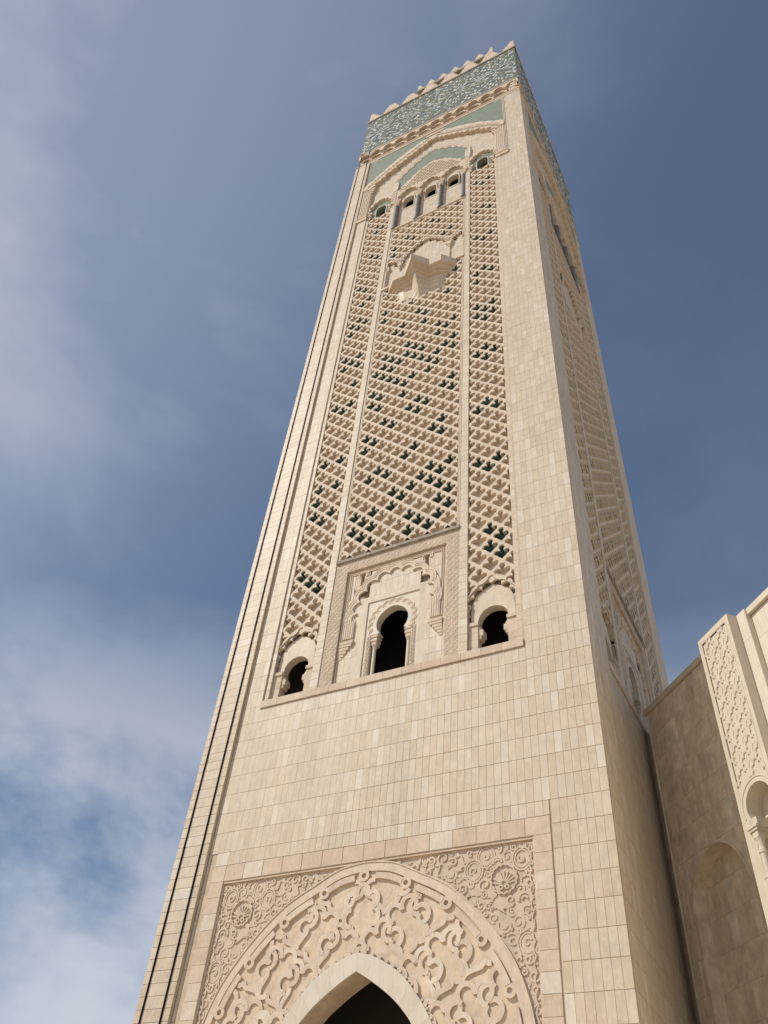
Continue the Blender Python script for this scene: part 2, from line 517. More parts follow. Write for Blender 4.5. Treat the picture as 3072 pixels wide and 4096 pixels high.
# ---- wall behind the cladding
mb = MB()
mb.slab(rect(UL + .05, UR - .05, GZ, 120.0), [rect(-8.72, 8.72, GZ + .3, 17.48), rect(-8.72, 8.72, 28.45, 118.6)], .04, .62)
part('wall', mb, 'floor', faces='F')
mb = MB()
mb.slab(rect(-12.42, UR - .05, GZ, 120.0), [rect(-8.72, 8.72, 28.45, 118.6)], .04, .62)
part('wall', mb, 'floor', faces='R')

# ---- cladding areas of the plain field
clad = Clad()
PORT = 9.58
def skip_portal(ua, ub, za, zb): return za < 18.3 and ub > -PORT + .05 and ua < PORT - .05
H = 1.17
def skip_field(a, b, c, d):
    if c < 19.0 and b > -PORT + .02 and a < PORT - .02: return True
    return d > 28.3 and b > -8.7 and a < 8.7
clad.area(-10.1, UR, GZ, 28.45, .40, H, 0.0, ref_u=UR, skip=skip_field)
clad.area(-PORT, PORT, 18.36, 19.09, .40, H, 0.0, ref_u=UR)
clad.area(-8.73, 8.87, 27.28, 28.22, .40, H, 0.0, ref_u=UR)
clad.area(8.76, UR, 28.45, TOP, .40, H, 0.0, ref_u=UR)
clad.area(-10.1, -8.76, 28.45, TOP, .40, H, 0.0, ref_u=-8.76)
sq = []
# individual slabs: the ones nearest the camera
def near(it, W):
    p = W @ Vector(((it[0] + it[1]) / 2, 0, (it[2] + it[3]) / 2))
    dv = p - CAM
    f = dv.dot(FWD)
    x = dv.dot(RIGHT) / f * 3291.7; y = dv.dot(DOWN) / f * 3291.7
    if f < 1 or abs(x) > 1560 or abs(y) > 2075: return 1e9
    return dv.length / (abs((dv.normalized()).y) + .05)
clad.t.sort(key=lambda it: near(it, WF))
N_TILE = 300
single_tiles = clad.t[:N_TILE]
rest_tiles = clad.t[N_TILE:]
for it in single_tiles: put_tile('stone_tile', it, 'tile', minaret, WF)

# right face cladding
cr_ = Clad()
cr_.area(-8.76, 8.76, GZ, 28.22, .40, H, 0.0, ref_u=UR)
cr_.area(8.76, UR, GZ, TOP, .40, H, 0.0, ref_u=UR)
cr_.area(-12.47, -8.76, GZ, TOP, .40, H, 0.0, ref_u=-8.76)
FACES.append(('tile_cladding', clad_mesh(cr_.t, 'tile_cladding', 'tile'), 'stuff', [], 'R'))

# ---- left corner pilaster of long blocks, with the two black rails on it
pc = Clad()
for (u0, u1) in ((UL, -11.93), (-11.93, -10.62), (-10.62, -10.13)):
    pc.area(u0, u1, GZ, TOP, u1 - u0 + .01, .585, -.2, ref_u=u1, tone=None if u1 < -10.5 else .3)
mb = MB(); mb.box(UL + .02, -10.13, -.16, .3, GZ, TOP)
part('corner_pilaster', mb, 'floor', faces='F')
pc_vis = sorted(pc.t, key=lambda it: near(it, WF))
for it in pc_vis[:60]:
    put_tile('corner_block', it, 'tile', minaret, WF)
rest_tiles += pc_vis[60:]
for u in (-11.90, -10.60):
    mb = MB(); mb.box(u - .045, u + .045, -.25, -.2, GZ, 124.6)
    part('guide_rail', mb, 'rail', faces='F')

# ---- portal --------------------------------------------------------
outer_h = [(0, 17.46), (1.5, 17.25), (2.93, 16.6), (4.47, 15.8), (5.85, 14.6), (7.0, 13.25), (7.72, 12.1), (8.2, 10.8), (8.42, 9.7), (8.5, 8.4), (8.42, 7.0), (8.2, 5.6), (7.9, 4.6)]
open_h = [(0, 12.44), (.88, 11.95), (1.9, 11.25), (2.48, 10.72), (2.92, 10.2), (3.4, 9.3), (3.72, 8.2), (3.85, 7.2), (3.72, 6.2), (3.4, 5.3), (3.4, 3), (3.4, GZ)]
band_h = [(0, 13.24), (.75, 13.04), (1.63, 12.62), (2.33, 12.13), (2.98, 11.47), (3.62, 10.62), (4.1, 9.7), (4.5, 8.5), (4.7, 7.2), (4.6, 6.0), (4.35, 5.0), (4.35, 3), (4.35, GZ)]
def pcurve(h): return smooth(h, 6)
outer_c, open_c, band_c = mirror(pcurve(outer_h)), mirror(pcurve(open_h)), mirror(pcurve(band_h))
open_poly = [p for p in open_c]
mb = MB()
mb.slab(rect(-8.74, 8.74, GZ, 17.5), [open_poly[:-1] + [(3.4, GZ + .01)] if False else [(u, max(z, GZ + .02)) for u, z in open_poly]], .17, 1.5)
part('portal_panel', mb, 'ochre', faces='F')
# frame of plain blocks round the portal
fr = Clad()
fr.area(-PORT, PORT, 17.48, 18.34, 1.22, 2.0, -.02, ref_u=PORT, ref_z=17.0, tone=None, joint=.006)
for s in (-1, 1):
    u0, u1 = (8.73, PORT) if s > 0 else (-PORT, -8.73)
    fr.area(u0, u1, GZ, 17.48, 1.2, H * .7, -.02, ref_u=u0, ref_z=17.48, joint=.005)
for it in fr.t: put_tile('frame_block', it, 'stone', minaret, WF, th=.2)
# fillet inside the frame
mb = MB()
mb.box(-8.73, 8.73, .03, .17, 17.36, 17.47)
for s in (-1, 1): mb.box(min(s * 8.73, s * 8.66), max(s * 8.73, s * 8.66), .06, .17, GZ, 17.36)
part('portal_fillet', mb, 'stone', faces='F')
# plain moulded band that follows the great arch
mb = MB()
oc = outer_c
mb.ribbon(offset(oc, -.24), .46, .06, .17)
mb.ribbon(offset(oc, -.03), .06, .02, .17)
part('arch_moulding', mb, 'ribbon', faces='F')
inner_strip = offset(oc, -.62)
# strip segments between the loops
half_o = pcurve(outer_h)
half_o_off = [(u, z) for u, z in offset(half_o, -.70)]
rs = resample(half_o_off, 220)
# flat band under the strip
for sgn in (1, -1):
    for k in range(6):
        a, b = int(k * 33 + 9), int(k * 33 + 31)
        seg = [(sgn * u, z) for u, z in rs[a:b]]
        mb = MB(); mb.ribbon(seg, .3, .04, .17, tone=rnd.choice([0.2, .6, .9]))
        part('arch_strip', mb, 'ribbon', faces='F')
        lu, lz = rs[k * 33]
        mb = MB()
        mb.ribbon([(sgn * lu + .21 * cos(a_), lz + .21 * sin(a_)) for a_ in [2 * pi * i / 18 for i in range(18)]], .17, .055, .17, closed=True)
        if not (k == 0 and sgn < 0): part('strip_loop', mb, 'ribbon', faces='F')
# interlaced lobed ribbons between the strip and the opening's band: a lattice bent round the arch
IN = resample(pcurve(band_h), 240); OU = resample([(u, z) for u, z in offset(half_o, -.86)], 240)
# parameter along the arch measured on the outer curve
olen = sum(hypot(b[0] - a[0], b[1] - a[1]) for a, b in zip(OU, OU[1:]))
HXP = 1.40
def warp_r(t, r, sgn=1):
    s = abs(t) / olen * 240
    i = min(int(s), 239); f = s - i
    o_ = (OU[i][0] + (OU[i + 1][0] - OU[i][0]) * f, OU[i][1] + (OU[i + 1][1] - OU[i][1]) * f)
    s2 = min(s * .80, 239.999)
    i2 = int(s2); f2 = s2 - i2
    n_ = (IN[i2][0] + (IN[i2 + 1][0] - IN[i2][0]) * f2, IN[i2][1] + (IN[i2 + 1][1] - IN[i2][1]) * f2)
    sg = 1 if t >= 0 else -1
    return (sg * (n_[0] + (o_[0] - n_[0]) * r), n_[1] + (o_[1] - n_[1]) * r)
HR = .44
band_poly = [(u, z) for u, z in mirror(pcurve([(a * .985, b - .05) for a, b in band_h]))]
strip_poly = [(u, z) for u, z in mirror([(a, b) for a, b in offset(half_o, -.80)])]
def cell_arcs(P, up, kx, ky):
    """Centre lines of one lobed loop: round lobes with the opening towards the middle, drawn together to a point below."""
    tx, tz = up[1], -up[0]
    def at(x, y): return (P[0] + tx * x * kx + up[0] * y * ky, P[1] + tz * x * kx + up[1] * y * ky)
    out_ = []
    for (cx, cy, r, th, half) in ((0, .86, .40, 90, 128), (-.74, .44, .40, 142, 112), (.74, .44, .40, 38, 112), (-.80, -.36, .40, 186, 108), (.80, -.36, .40, -6, 108)):
        out_.append([at(cx + r * cos(radians(th + a)), cy + r * sin(radians(th + a))) for a in [(-half + 2 * half * q / 12) for q in range(13)]])
    for sx in (-1, 1):
        out_.append([at(*p) for p in smooth([(sx * .66, -.72), (sx * .62, -.98), (sx * .34, -1.2), (sx * .10, -1.42), (sx * .02, -1.62)], 3)])
    return out_
nrib = 0
for k in range(-7, 8):
    for j in range(-1, 3):
        if (k + j) % 2: continue
        ct, cr2 = k * HXP, .57 - j * HR
        P = warp_r(ct, cr2); Q = warp_r(ct, cr2 + .1)
        ql = hypot(Q[0] - P[0], Q[1] - P[1]); up = ((Q[0] - P[0]) / ql, (Q[1] - P[1]) / ql)
        A_, B_ = warp_r(ct - .3, cr2), warp_r(ct + .3, cr2)
        kx = min(1.0, hypot(A_[0] - B_[0], A_[1] - B_[1]) / .6) * 1.02
        ky = min(1.0, ql * 10 * HR / 1.55)
        for run in cell_arcs(P, up, kx, ky):
            run = [p for p in run if p[1] > 4.4 and not inside(band_poly, *p) and inside(strip_poly, *p)]
            if len(run) < 4: continue
            nrib += 1
            mb = MB(); mb.ribbon(run, .22, .07 + .0011 * (nrib * 7 % 23), .18, tone=rnd.choice([0, .3, .8, 1]))
            part('lobed_ribbon', mb, 'ribbon', faces='F')
# voussoirs of the opening
NB = 13
bi, oi = resample(pcurve(open_h[:10]), NB * 4), resample(pcurve(band_h[:11]), NB * 4)
for sgn in (1, -1):
    for k in range(NB):
        a = bi[k * 4:k * 4 + 5]; b = oi[k * 4:k * 4 + 5]
        poly = [(sgn * u, z) for u, z in a] + [(sgn * u, z) for u, z in reversed(b)]
        cx = sum(p[0] for p in poly) / len(poly); cz = sum(p[1] for p in poly) / len(poly)
        poly = [(cx + (u - cx) * .994, cz + (z - cz) * .994) for u, z in poly]
        mb = MB(); mb.slab(poly, [], .02, .9, tone=rnd.choice([0, .3, .5, .8, 1]))
        part('voussoir', mb, 'cream', faces='F')
# little knobs along the band's edge
mb = MB()
for u, z in resample(offset(mirror(pcurve(band_h[:10])), .06), 46):
    mb.box(u - .05, u + .05, .03, .16, z - .05, z + .05)
part('edge_knobs', mb, 'stone', kind='stuff', faces='F')
mb = MB()
for s in (-1, 1): mb.box(min(s * 3.4, s * 4.35), max(s * 3.4, s * 4.35), .02, 1.0, GZ, 5.2)
part('portal_jamb', mb, 'cream', faces='F')

# arabesque relief in the spandrels
def spiral(u, z, R, turns, ph, sg=1, n=16):
    return [(u + R * (1 - .82 * i / n) * cos(ph + sg * 2 * pi * turns * i / n), z + R * (1 - .82 * i / n) * sin(ph + sg * 2 * pi * turns * i / n)) for i in range(n + 1)]
spandrel = [(u, z) for u, z in half_o if z > 4.6]
spandrel_poly = spandrel + [(8.6, 4.6), (8.6, 17.3), (0.3, 17.3)]
def arabesque(sgn, seed):
    r = random.Random(seed)
    mb = MB()
    pts = []
    okp = lambda u, z, m: inside(spandrel_poly, u, z) and inside(spandrel_poly, u - m, z - m) and u + m < 8.66 and z + m < 17.34 and u > 1.2
    med = (7.2, 15.75)
    def free(u, z, q): return all(hypot(u - a, z - b) > (q + c) * .82 for a, b, c in pts) and hypot(u - med[0], z - med[1]) > .66 + q * .7
    for q, tries in ((.50, 120), (.33, 700), (.24, 2000), (.17, 4000), (.12, 5000)):
        for _ in range(tries):
            u, z = r.uniform(1.2, 8.6), r.uniform(5, 17.3)
            if okp(u, z, q * .6) and free(u, z, q): pts.append((u, z, q))
    for (u, z, q) in pts:
        ph = r.uniform(0, 2 * pi); sg = r.choice((-1, 1)); w = .085 if q > .2 else .07
        dd = .118 + r.uniform(-.012, .015)
        kind = r.random()
        f = lambda P: [(sgn * a, b) for a, b in P]
        if q > .45:
            mb.ribbon(f([(u + q * .9 * cos(a), z + q * 1.05 * sin(a)) for a in [2 * pi * i / 20 for i in range(20)]]), w, dd, .175, closed=True)
            mb.ribbon(f([(u + q * .68 * cos(a), z + q * .8 * sin(a)) for a in [2 * pi * i / 18 for i in range(18)]]), w * .8, dd + .01, .175, closed=True)
            mb.ribbon(f(spiral(u, z, q * .42, .9, ph, sg, 10)), w, dd, .175)
        elif kind < .42:
            mb.ribbon(f(spiral(u, z, q * .95, 1.25, ph, sg)), w, dd, .175)
        elif kind < .68:
            a0 = ph
            P = [(u + q * (.9 * cos(a0 + a)), z + q * .9 * sin(a0 + a)) for a in [pi * 1.25 * i / 9 for i in range(10)]]
            mb.ribbon(f(P), w * 1.2, dd, .175)
            mb.ribbon(f([(u + q * .4 * cos(a0 + .6 + a), z + q * .4 * sin(a0 + .6 + a)) for a in [pi * i / 6 for i in range(7)]]), w, dd, .175)
        elif kind < .88:
            # split leaf
            c, s = cos(ph), sin(ph)
            lf = [(-.95, 0), (-.4, .34), (.1, .3), (.5, .5), (.95, .1), (.5, .12), (.3, -.1), (.8, -.5), (.1, -.34), (-.4, -.26)]
            mb.slab(f([(u + q * (a * c - b * s), z + q * (a * s + b * c)) for a, b in lf]), [], dd, .175)
        else:
            P = [(u + q * (i / 8 - .5) * 1.9 * cos(ph) - q * .5 * sin(2 * pi * i / 8) * sin(ph), z + q * (i / 8 - .5) * 1.9 * sin(ph) + q * .5 * sin(2 * pi * i / 8) * cos(ph)) for i in range(9)]
            mb.ribbon(f(P), w, dd, .175)
    # scalloped border down the side and along the top
    zz = 17.2
    while zz > 5.5:
        mb.ribbon([(sgn * (8.62 - .02 - .16 * sin(a)), zz - .3 + .3 * cos(a)) for a in [pi * i / 7 for i in range(8)]], .06, .1, .175)
        zz -= .6
    return mb
for s in (1, -1):
    mb = MB(); sp = spandrel_poly if s > 0 else [(-u, z) for u, z in reversed(spandrel_poly)]
    mb.slab(sp, [], .165, .2)
    part('spandrel_ground', mb, 'stone', faces='F')
    part('arabesque_relief', arabesque(s, 5), 'stone', kind='stuff', faces='F')
    mb = MB(); cu, cz = s * 7.2, 15.75
    mb.ribbon([(cu + (.62 + .03 * cos(16 * a)) * cos(a), cz + (.64 + .03 * cos(16 * a)) * sin(a)) for a in [2 * pi * i / 64 for i in range(64)]], .07, .08, .175, closed=True)
    for k in range(9):
        a = radians(10 + 20 * k)
        mb.ribbon([(cu + q * cos(a), cz - .22 + q * sin(a)) for q in (.12, .3, .45, .58)], .06, .11, .175)
        mb.lathe([(.055, 0)], 0, 0, 3) if False else None
    for sx in (-.15, .15): mb.ribbon([(cu + sx + .09 * cos(a), cz - .36 + .09 * sin(a)) for a in [2 * pi * i / 10 for i in range(10)]], .07, .08, .175, closed=True)
    part('shell_medallion', mb, 'stone', faces='F')

def at_depth(pts, d, ym=.4):
    """Heights read on the plane ym behind the face, moved to where the piece stands at depth d."""
    k = (35.126 + d) / (35.126 + ym)
    return [(u, z * k) for u, z in pts]
# ---- sill under the decorated panel
mb = MB()
for k in range(14):
    u0 = -8.78 + k * (17.56 / 14)
    mb.box(u0 + .008, u0 + 17.56 / 14 - .008, -.09, .6, 28.24, 28.74, tone=rnd.choice([0, .4, .7]))
part('sill', mb, 'stone')

# ---- recessed panel: back wall, strips, pilasters
mb = MB()
wins = [rect(-1.6, 1.6, 28.7, 34.9)]
for s in (-1, 1):
    wins.append(rect(s * 6.87 - 1.15, s * 6.87 + 1.15, 28.7, 32.4))
    wins.append(rect(s * 6.87 - .7, s * 6.87 + .7, 99.5, 102.2))
for c in (-3, 0, 3): wins.append(rect(c - .76, c + .76, 98.45, 101.7))
mb.slab(rect(-8.9, 8.9, 28.3, 119.0), wins, .69, .95)
part('panel_ground', mb, 'floor')
tl = Clad()
for s in (-1, 1):
    a, b = sorted((s * 8.40, s * 8.72)); tl.area(a, b, 28.74, 101.8, .5, H * .5, .1, ref_u=a, tone=None)
    a, b = sorted((s * 4.76, s * 5.33)); tl.area(a, b, 28.74, 101.5, .7, H * .5, .1, ref_u=a, tone=None)
FACES.append(('strip_cladding', clad_mesh(tl.t, 'strip_cladding', 'tile', th=.58), 'stuff', [], 'FR'))
mb = MB()
for s in (-1, 1):
    for q in (4.70, 4.58): mb.box(min(s * q, s * (q - .09)), max(s * q, s * (q - .09)), .16, .56, 39.6, 92.6)
part('bead_moulding', mb, 'lattice')

# ---- lattice panels
HX, HZ = .765, .78
door_h = [(0, 86.5), (.9, 85.9), (1.75, 85.0), (2.4, 84.1), (2.85, 83.1), (2.95, 83.0)]
def door_top(u):
    u = abs(u)
    if u < 2.9:
        for (a, za), (b, zb) in zip(door_h, door_h[1:]):
            if a <= u <= b: return za + (zb - za) * (u - a) / (b - a)
    k = (u - 2.9) / 1.7
    return 83.0 + 1.3 * sin(min(1, k) * pi / 2)
def in_door(u, z): return abs(u) < 4.6 and 78.7 < z < door_top(u) + .18
# green tiles set into some of the cells
def green_cells():
    r = random.Random(21)
    out_ = []
    for (u, z) in stagger(-12 * HX / 2, 12, HX, 39.9, 93, HZ):
        if abs(u) > 4.3 or in_door(u, z) or z < 40.3: continue
        g = sin(u * 1.9 + z * .9) + sin(u * .8 - z * 1.25 + 1) + .5 * sin(z * .33) + r.uniform(-.8, .8)
        if g > (.35 if z < 72 else .75): out_.append((u, z))
    for s in (-1, 1):
        c = s * 6.87
        for (u, z) in stagger(c - 2 * HX, 4, HX, 30.6, 98, HZ):
            if abs(u - c) > 1.3 or z < 35: continue
            ph = (z - 44) % 7.2
            if (ph < 1.9 and r.random() < .8) or r.random() < .07: out_.append((u, z))
    return out_
GC = green_cells()
GSET = {(round(u, 2), round(z, 2)) for u, z in GC}
arch_side = [(1.40, 30.9), (1.42, 31.9), (1.3, 32.55), (1.08, 33.05), (.62, 33.42), (0, 33.75)]
arch_side_c = [(-u, z) for u, z in arch_side[:-1]] + list(reversed(arch_side))
for fc in 'FR':
    fl = .50 if fc == 'F' else None
    gr = .92 if fc == 'F' else .98
    mb = MB()
    for d0, d1, g, f in ((.20, .70, gr, fl), (.15, .21, gr + .11, None)):
        lattice(mb, stagger(-12 * HX / 2, 12, HX, 39.9, 94.2, HZ), HX, HZ, d0, d1, grow=g, lo=-4.52, hi=4.52, zlo=39.4, zhi=92.75,
                keep=lambda u, z: not in_door(u, z), floor=f, deep=GSET)
    part('sebka_lattice', mb, 'lattice', faces=fc)
    for s in (-1, 1):
        c = s * 6.87
        mid = [(c + u * 1.12, z + .28) for u, z in arch_side_c] + [(c + 1.6, 29), (c - 1.6, 29)]
        mb = MB()
        for d0, d1, g, f in ((.20, .70, gr, fl), (.15, .21, gr + .11, None)):
            lattice(mb, stagger(c - 2 * HX, 4, HX, 30.6, 99.6, HZ), HX, HZ, d0, d1, grow=g, lo=c - 1.53, hi=c + 1.53, zlo=30.5, zhi=99.15,
                    keep=lambda u, z: not inside(mid, u, z), floor=f, deep=GSET)
        part('sebka_lattice', mb, 'lattice', faces=fc)
def green_cup(mb, u, z, tone=0.0):
    """Glazed lining of one lattice opening: floor and side walls."""
    k = .90 * HX / .78; q = .90 * HZ / .78
    P = [(u + x * k, z + y * q) for x, y in SEBKA[::2]]
    n = len(P)
    mb.add([(a, .22, b) for a, b in P] + [(a, .67, b) for a, b in P], [tuple(range(n, 2 * n))] + [(i, (i + 1) % n, n + (i + 1) % n, n + i) for i in range(n)], tone)
gu = MB(); green_cup(gu, 0, 0)
gu_me = gu.mesh('green_tile', 'teal')
def put_green(W):
    n = 0
    for (u, z) in sorted(GC, key=lambda p: p[1])[:290]:
        o = put('green_tile', gu_me, minaret, W @ Matrix.Translation((u, 0, z)))
        o['tone'] = random.Random(int(z * 10 + u * 7)).random() + .01

# ---- lower side bays: horseshoe window under a lobed arch
for s in (-1, 1):
    c = s * 6.87
    hs = horseshoe(c, 31.1, .94, .72, 28.74)
    opening = hs + [(c + .97, 30.42), (c + .97, 28.75), (c - .97, 28.75), (c - .97, 30.42)]
    bay = rect(c - 1.53, c + 1.53, 28.7, 33.9)
    frame = MB()
    frame.slab([(c + u, z) for u, z in arch_side_c] + [(c + 1.53, 30.95), (c + 1.53, 28.7), (c - 1.53, 28.7), (c - 1.53, 30.95)], [opening], .40, .95)
    lob = [(c + u, z) for u, z in arch_side_c]
    cus = resample(lob, 10)
    inn = scallop(cus, .52, 8, 1)
    outc = [(c + u * 1.0, z) for u, z in ((-1.53, 31.0), (-1.53, 32.9), (-1.3, 33.6), (-.75, 34.1), (0, 34.55), (.75, 34.1), (1.3, 33.6), (1.53, 32.9), (1.53, 31.0))]
    ar = MB(); ar.slab([(c - 1.53, 30.9)] + outc + [(c + 1.53, 30.9)] + list(reversed(offset(inn, -.0))), [], .22, .42)
    pcs = []
    for q in (-1, 1):
        im = MB()
        a, b = sorted((c + q * .93, c + q * 1.53))
        for k in range(4): im.box(a + .005, b - .005, .30, .55, 28.74 + k * .5, 29.23 + k * .5, tone=rnd.choice([0, .4, .7]))
        im.box(a - (0.04 if q > 0 else 0), b + (0.04 if q < 0 else 0), .22, .55, 30.74, 30.98)
        pcs.append(sub('impost', im, 'stone'))
    for q in (-1, 1):
        cp = MB()
        a, b = sorted((c + q * .64, c + q * .94)); cp.box(a, b, .37, .92, 30.02, 30.43); cp.box(min(c + q * .76, c + q * .94), max(c + q * .76, c + q * .94), .39, .9, 29.8, 30.02)
        pcs.append(sub('corbel', cp, 'stone'))
    part('side_window', frame, 'tile', sub=[sub('lobed_arch', ar, 'lattice')] + pcs)

# ---- lower central bay
mb = MB()
mb.slab(rect(-4.74, 4.74, 28.72, 39.2), [rect(-3.78, 3.78, 28.73, 38.24)], .16, .57)
part('panel_frame', mb, 'stone')
mb = MB()
def knot(cu, cz, q):
    for a0 in (0, pi / 4):
        mb.ribbon([(cu + q * cos(a0 + a), cz + q * sin(a0 + a)) for a in [pi / 2 * i for i in range(4)]], .05, .143, .165, closed=True)
    mb.ribbon([(cu + q * .42 * cos(a), cz + q * .42 * sin(a)) for a in [2 * pi * i / 8 for i in range(8)]], .05, .143, .165, closed=True)
z = 29.0
while z < 39.0:
    for s in (-1, 1):
        for q in (4.03, 4.49): knot(s * q, z, .235)
    z += .46
u = -3.6
while u < 3.65:
    for q in (38.50, 38.94): knot(u, q, .235)
    u += .48
part('knotwork_relief', mb, 'lattice', kind='stuff')
mb = MB(); mb.box(-4.76, 4.76, .0, .72, 39.2, 39.44); mb.box(-4.7, 4.7, .08, .57, 39.14, 39.2)
part('ledge', mb, 'weathered_shaded')
# tiled ground with window and niche cut-outs
NI = [(-2.55, 37.35), (2.3, 37.35)]
def skip_c(ua, ub, za, zb):
    if ub > -1.9 and ua < 1.9 and za < 35.02: return True
    for (a, b) in NI:
        if ub > a - .36 and ua < a + .36 and zb > b - .75 and za < b + .85: return True
    return False
tl = Clad(); tl.area(-3.78, 3.78, 28.74, 38.46, .42, H, .36, ref_u=1.9, skip=skip_c)
FACES.append(('bay_cladding', clad_mesh(tl.t, 'bay_cladding', 'tile', th=.2), 'stuff', [], 'FR'))
mb = MB(); mb.slab(rect(-2.5, 2.5, 28.74, 35.5), [rect(-1.89, 1.89, 28.745, 35.0)], .362, .56)
part('bay_ground', mb, 'tile')
for (a, b) in NI:
    mb = MB()
    key = arc(a, b + .32, .2, -50, 230, 12) + [(a - .14, b - .1), (a - .17, b - .62), (a + .17, b - .62), (a + .14, b - .1)]
    mb.slab(rect(a - .55, a + .55, b - .86, b + .96), [key], .355, .7)
    sb = MB(); sb.ribbon(arc(a, b + .32, .32, -30, 210, 10), .07, .31, .36); sb.ribbon([(a + .33, b + .62), (a + .42, b + .62), (a + .42, b + .25), (a + .3, b + .18)], .06, .31, .36)
    part('niche', mb, 'stone', sub=[sub('niche_moulding', sb, 'lattice')])
# triple fillet
mb = MB()
for q in (3.68, 3.54, 3.40):
    mb.ribbon([(-q, 28.8), (-q, 38.16 - (3.68 - q)), (q, 38.16 - (3.68 - q)), (q, 28.8)] if q > 3.6 else [(-q, 32.3), (-q, 38.16 - (3.68 - q)), (q, 38.16 - (3.68 - q)), (q, 32.3)], .07, .30, .365)
part('fillet_moulding', mb, 'lattice')
# polylobed arch
cusp_h = [(.43, 37.28), (1.3, 36.95), (2.02, 36.25), (2.46, 35.4), (2.63, 34.45), (2.72, 33.75)]
cusp_h = at_depth(cusp_h, .2)
cusps = [(-u, z) for u, z in reversed(cusp_h)] + cusp_h
inn = scallop(cusps, .46, 8, 1)
out_h = [(.52, 38.0), (1.5, 37.6), (2.42, 36.9), (3.05, 35.95), (3.32, 34.95), (3.42, 33.9)]
out_h = at_depth(out_h, .2)
outs = scallop([(-u, z) for u, z in reversed(out_h)] + out_h, .16, 6, 1)
ar = MB()
ar.slab([(-2.72, 32.3)] + [(-3.42, 32.3)] + outs + [(3.42, 32.3), (2.72, 32.3)] + list(reversed(inn)), [], .24, .37)
sb = MB()
full = [(-u, z) for u, z in reversed(cusp_h)] + cusp_h
for (a, b) in zip(full, full[1:]):
    mx, mz = (a[0] + b[0]) / 2, (a[1] + b[1]) / 2
    dx, dz = b[0] - a[0], b[1] - a[1]; q = hypot(dx, dz); nx, nz2 = -dz / q, dx / q
    base = math.degrees(atan2(nz2, nx))
    for rr in (.62, .80):
        sb.ribbon(arc(mx + nx * .05, mz + nz2 * .05, rr, base - 62, base + 62, 9), .05, .215, .245)
for s in (-1, 1):
    for q in (2.82, 2.98, 3.14, 3.30): sb.ribbon([(s * q, 32.35), (s * q, 33.9)], .055, .215, .245)
part('lobed_arch', ar, 'lattice', sub=[sub('arch_fillets', sb, 'lattice')])
for s in (-1, 1):
    mb = MB()
    for k, (w, zt) in enumerate(((.95, 32.1), (.86, 31.9), (.66, 31.65), (.5, 31.42), (.34, 31.2), (.2, 31.0))):
        a, b = sorted((s * 3.6, s * (3.6 - w))); mb.box(a, b, .2 + .025 * k, .37, zt - .22, zt)
    part('bracket', mb, 'stone')
# central window
hs = horseshoe(0, 33.05, 1.14, .86, 28.74, point=.06)
opening = hs + [(1.22, 32.1), (1.42, 32.1), (1.42, 28.75), (-1.42, 28.75), (-1.42, 32.1), (-1.22, 32.1)]
fr_ = MB(); fr_.slab(rect(-1.88, 1.88, 28.74, 35.0), [opening], .43, 1.0)
vs_ = MB()
for k in range(13):
    a = 205 - k * (230 / 12)
    cu, cz = 1.47 * cos(radians(a)), 33.05 + 1.47 * sin(radians(a)) * 1.03
    vs_.ribbon(arc(cu, cz, .17, a - 118, a + 118, 9), .06, .41, .48)
    vs_.ribbon(arc(cu, cz, .28, a - 95, a + 95, 9), .055, .40, .48)
ring = [(1.80 * cos(radians(a)), 33.05 + 1.80 * sin(radians(a)) * 1.0) for a in range(206, -27, -6)]
ringi = [(1.16 * cos(radians(a)), 33.05 + 1.16 * sin(radians(a)) * 1.04) for a in range(206, -27, -6)]
rb = MB(); rb.slab(scallop(ring[::3] + [ring[-1]], .16, 5, 1) + list(reversed(ringi)), [], .44, .5)
pcs = []
for s in (-1, 1):
    cols, caps, jambs = MB(), MB(), MB()
    cols.lathe([(.17, 28.74), (.17, 28.95), (.125, 29.05), (.115, 31.2), (.15, 31.25), (.12, 31.32)], s * 1.2, .62)
    caps.box(s * 1.2 - .17, s * 1.2 + .17, .46, .92, 31.45, 31.72); caps.box(s * 1.2 - .23, s * 1.2 + .23, .42, .95, 31.72, 31.86); caps.box(s * 1.2 - .2, s * 1.2 + .2, .44, .95, 31.86, 32.02)
    caps.box(s * 1.2 - .27, s * 1.2 + .27, .4, .97, 32.02, 32.12); caps.lathe([(.12, 31.3), (.2, 31.45)], s * 1.2, .62)
    a, b = sorted((s * 1.44, s * 1.72)); jambs.box(a, b, .40, .5, 28.74, 32.2)
    for k in range(12): jambs.ribbon([((a + b) / 2 + .09 * cos(t), 28.9 + k * .28 + .11 * sin(t)) for t in [2 * pi * i / 8 for i in range(8)]], .04, .37, .41, closed=True)
    pcs += [sub('column', cols, 'cream'), sub('capital', caps, 'stone'), sub('carved_jamb', jambs, 'stone')]
part('horseshoe_window', fr_, 'cream', sub=[sub('voussoir_band', rb, 'rose'), sub('scallop_moulding', vs_, 'rose')] + pcs)

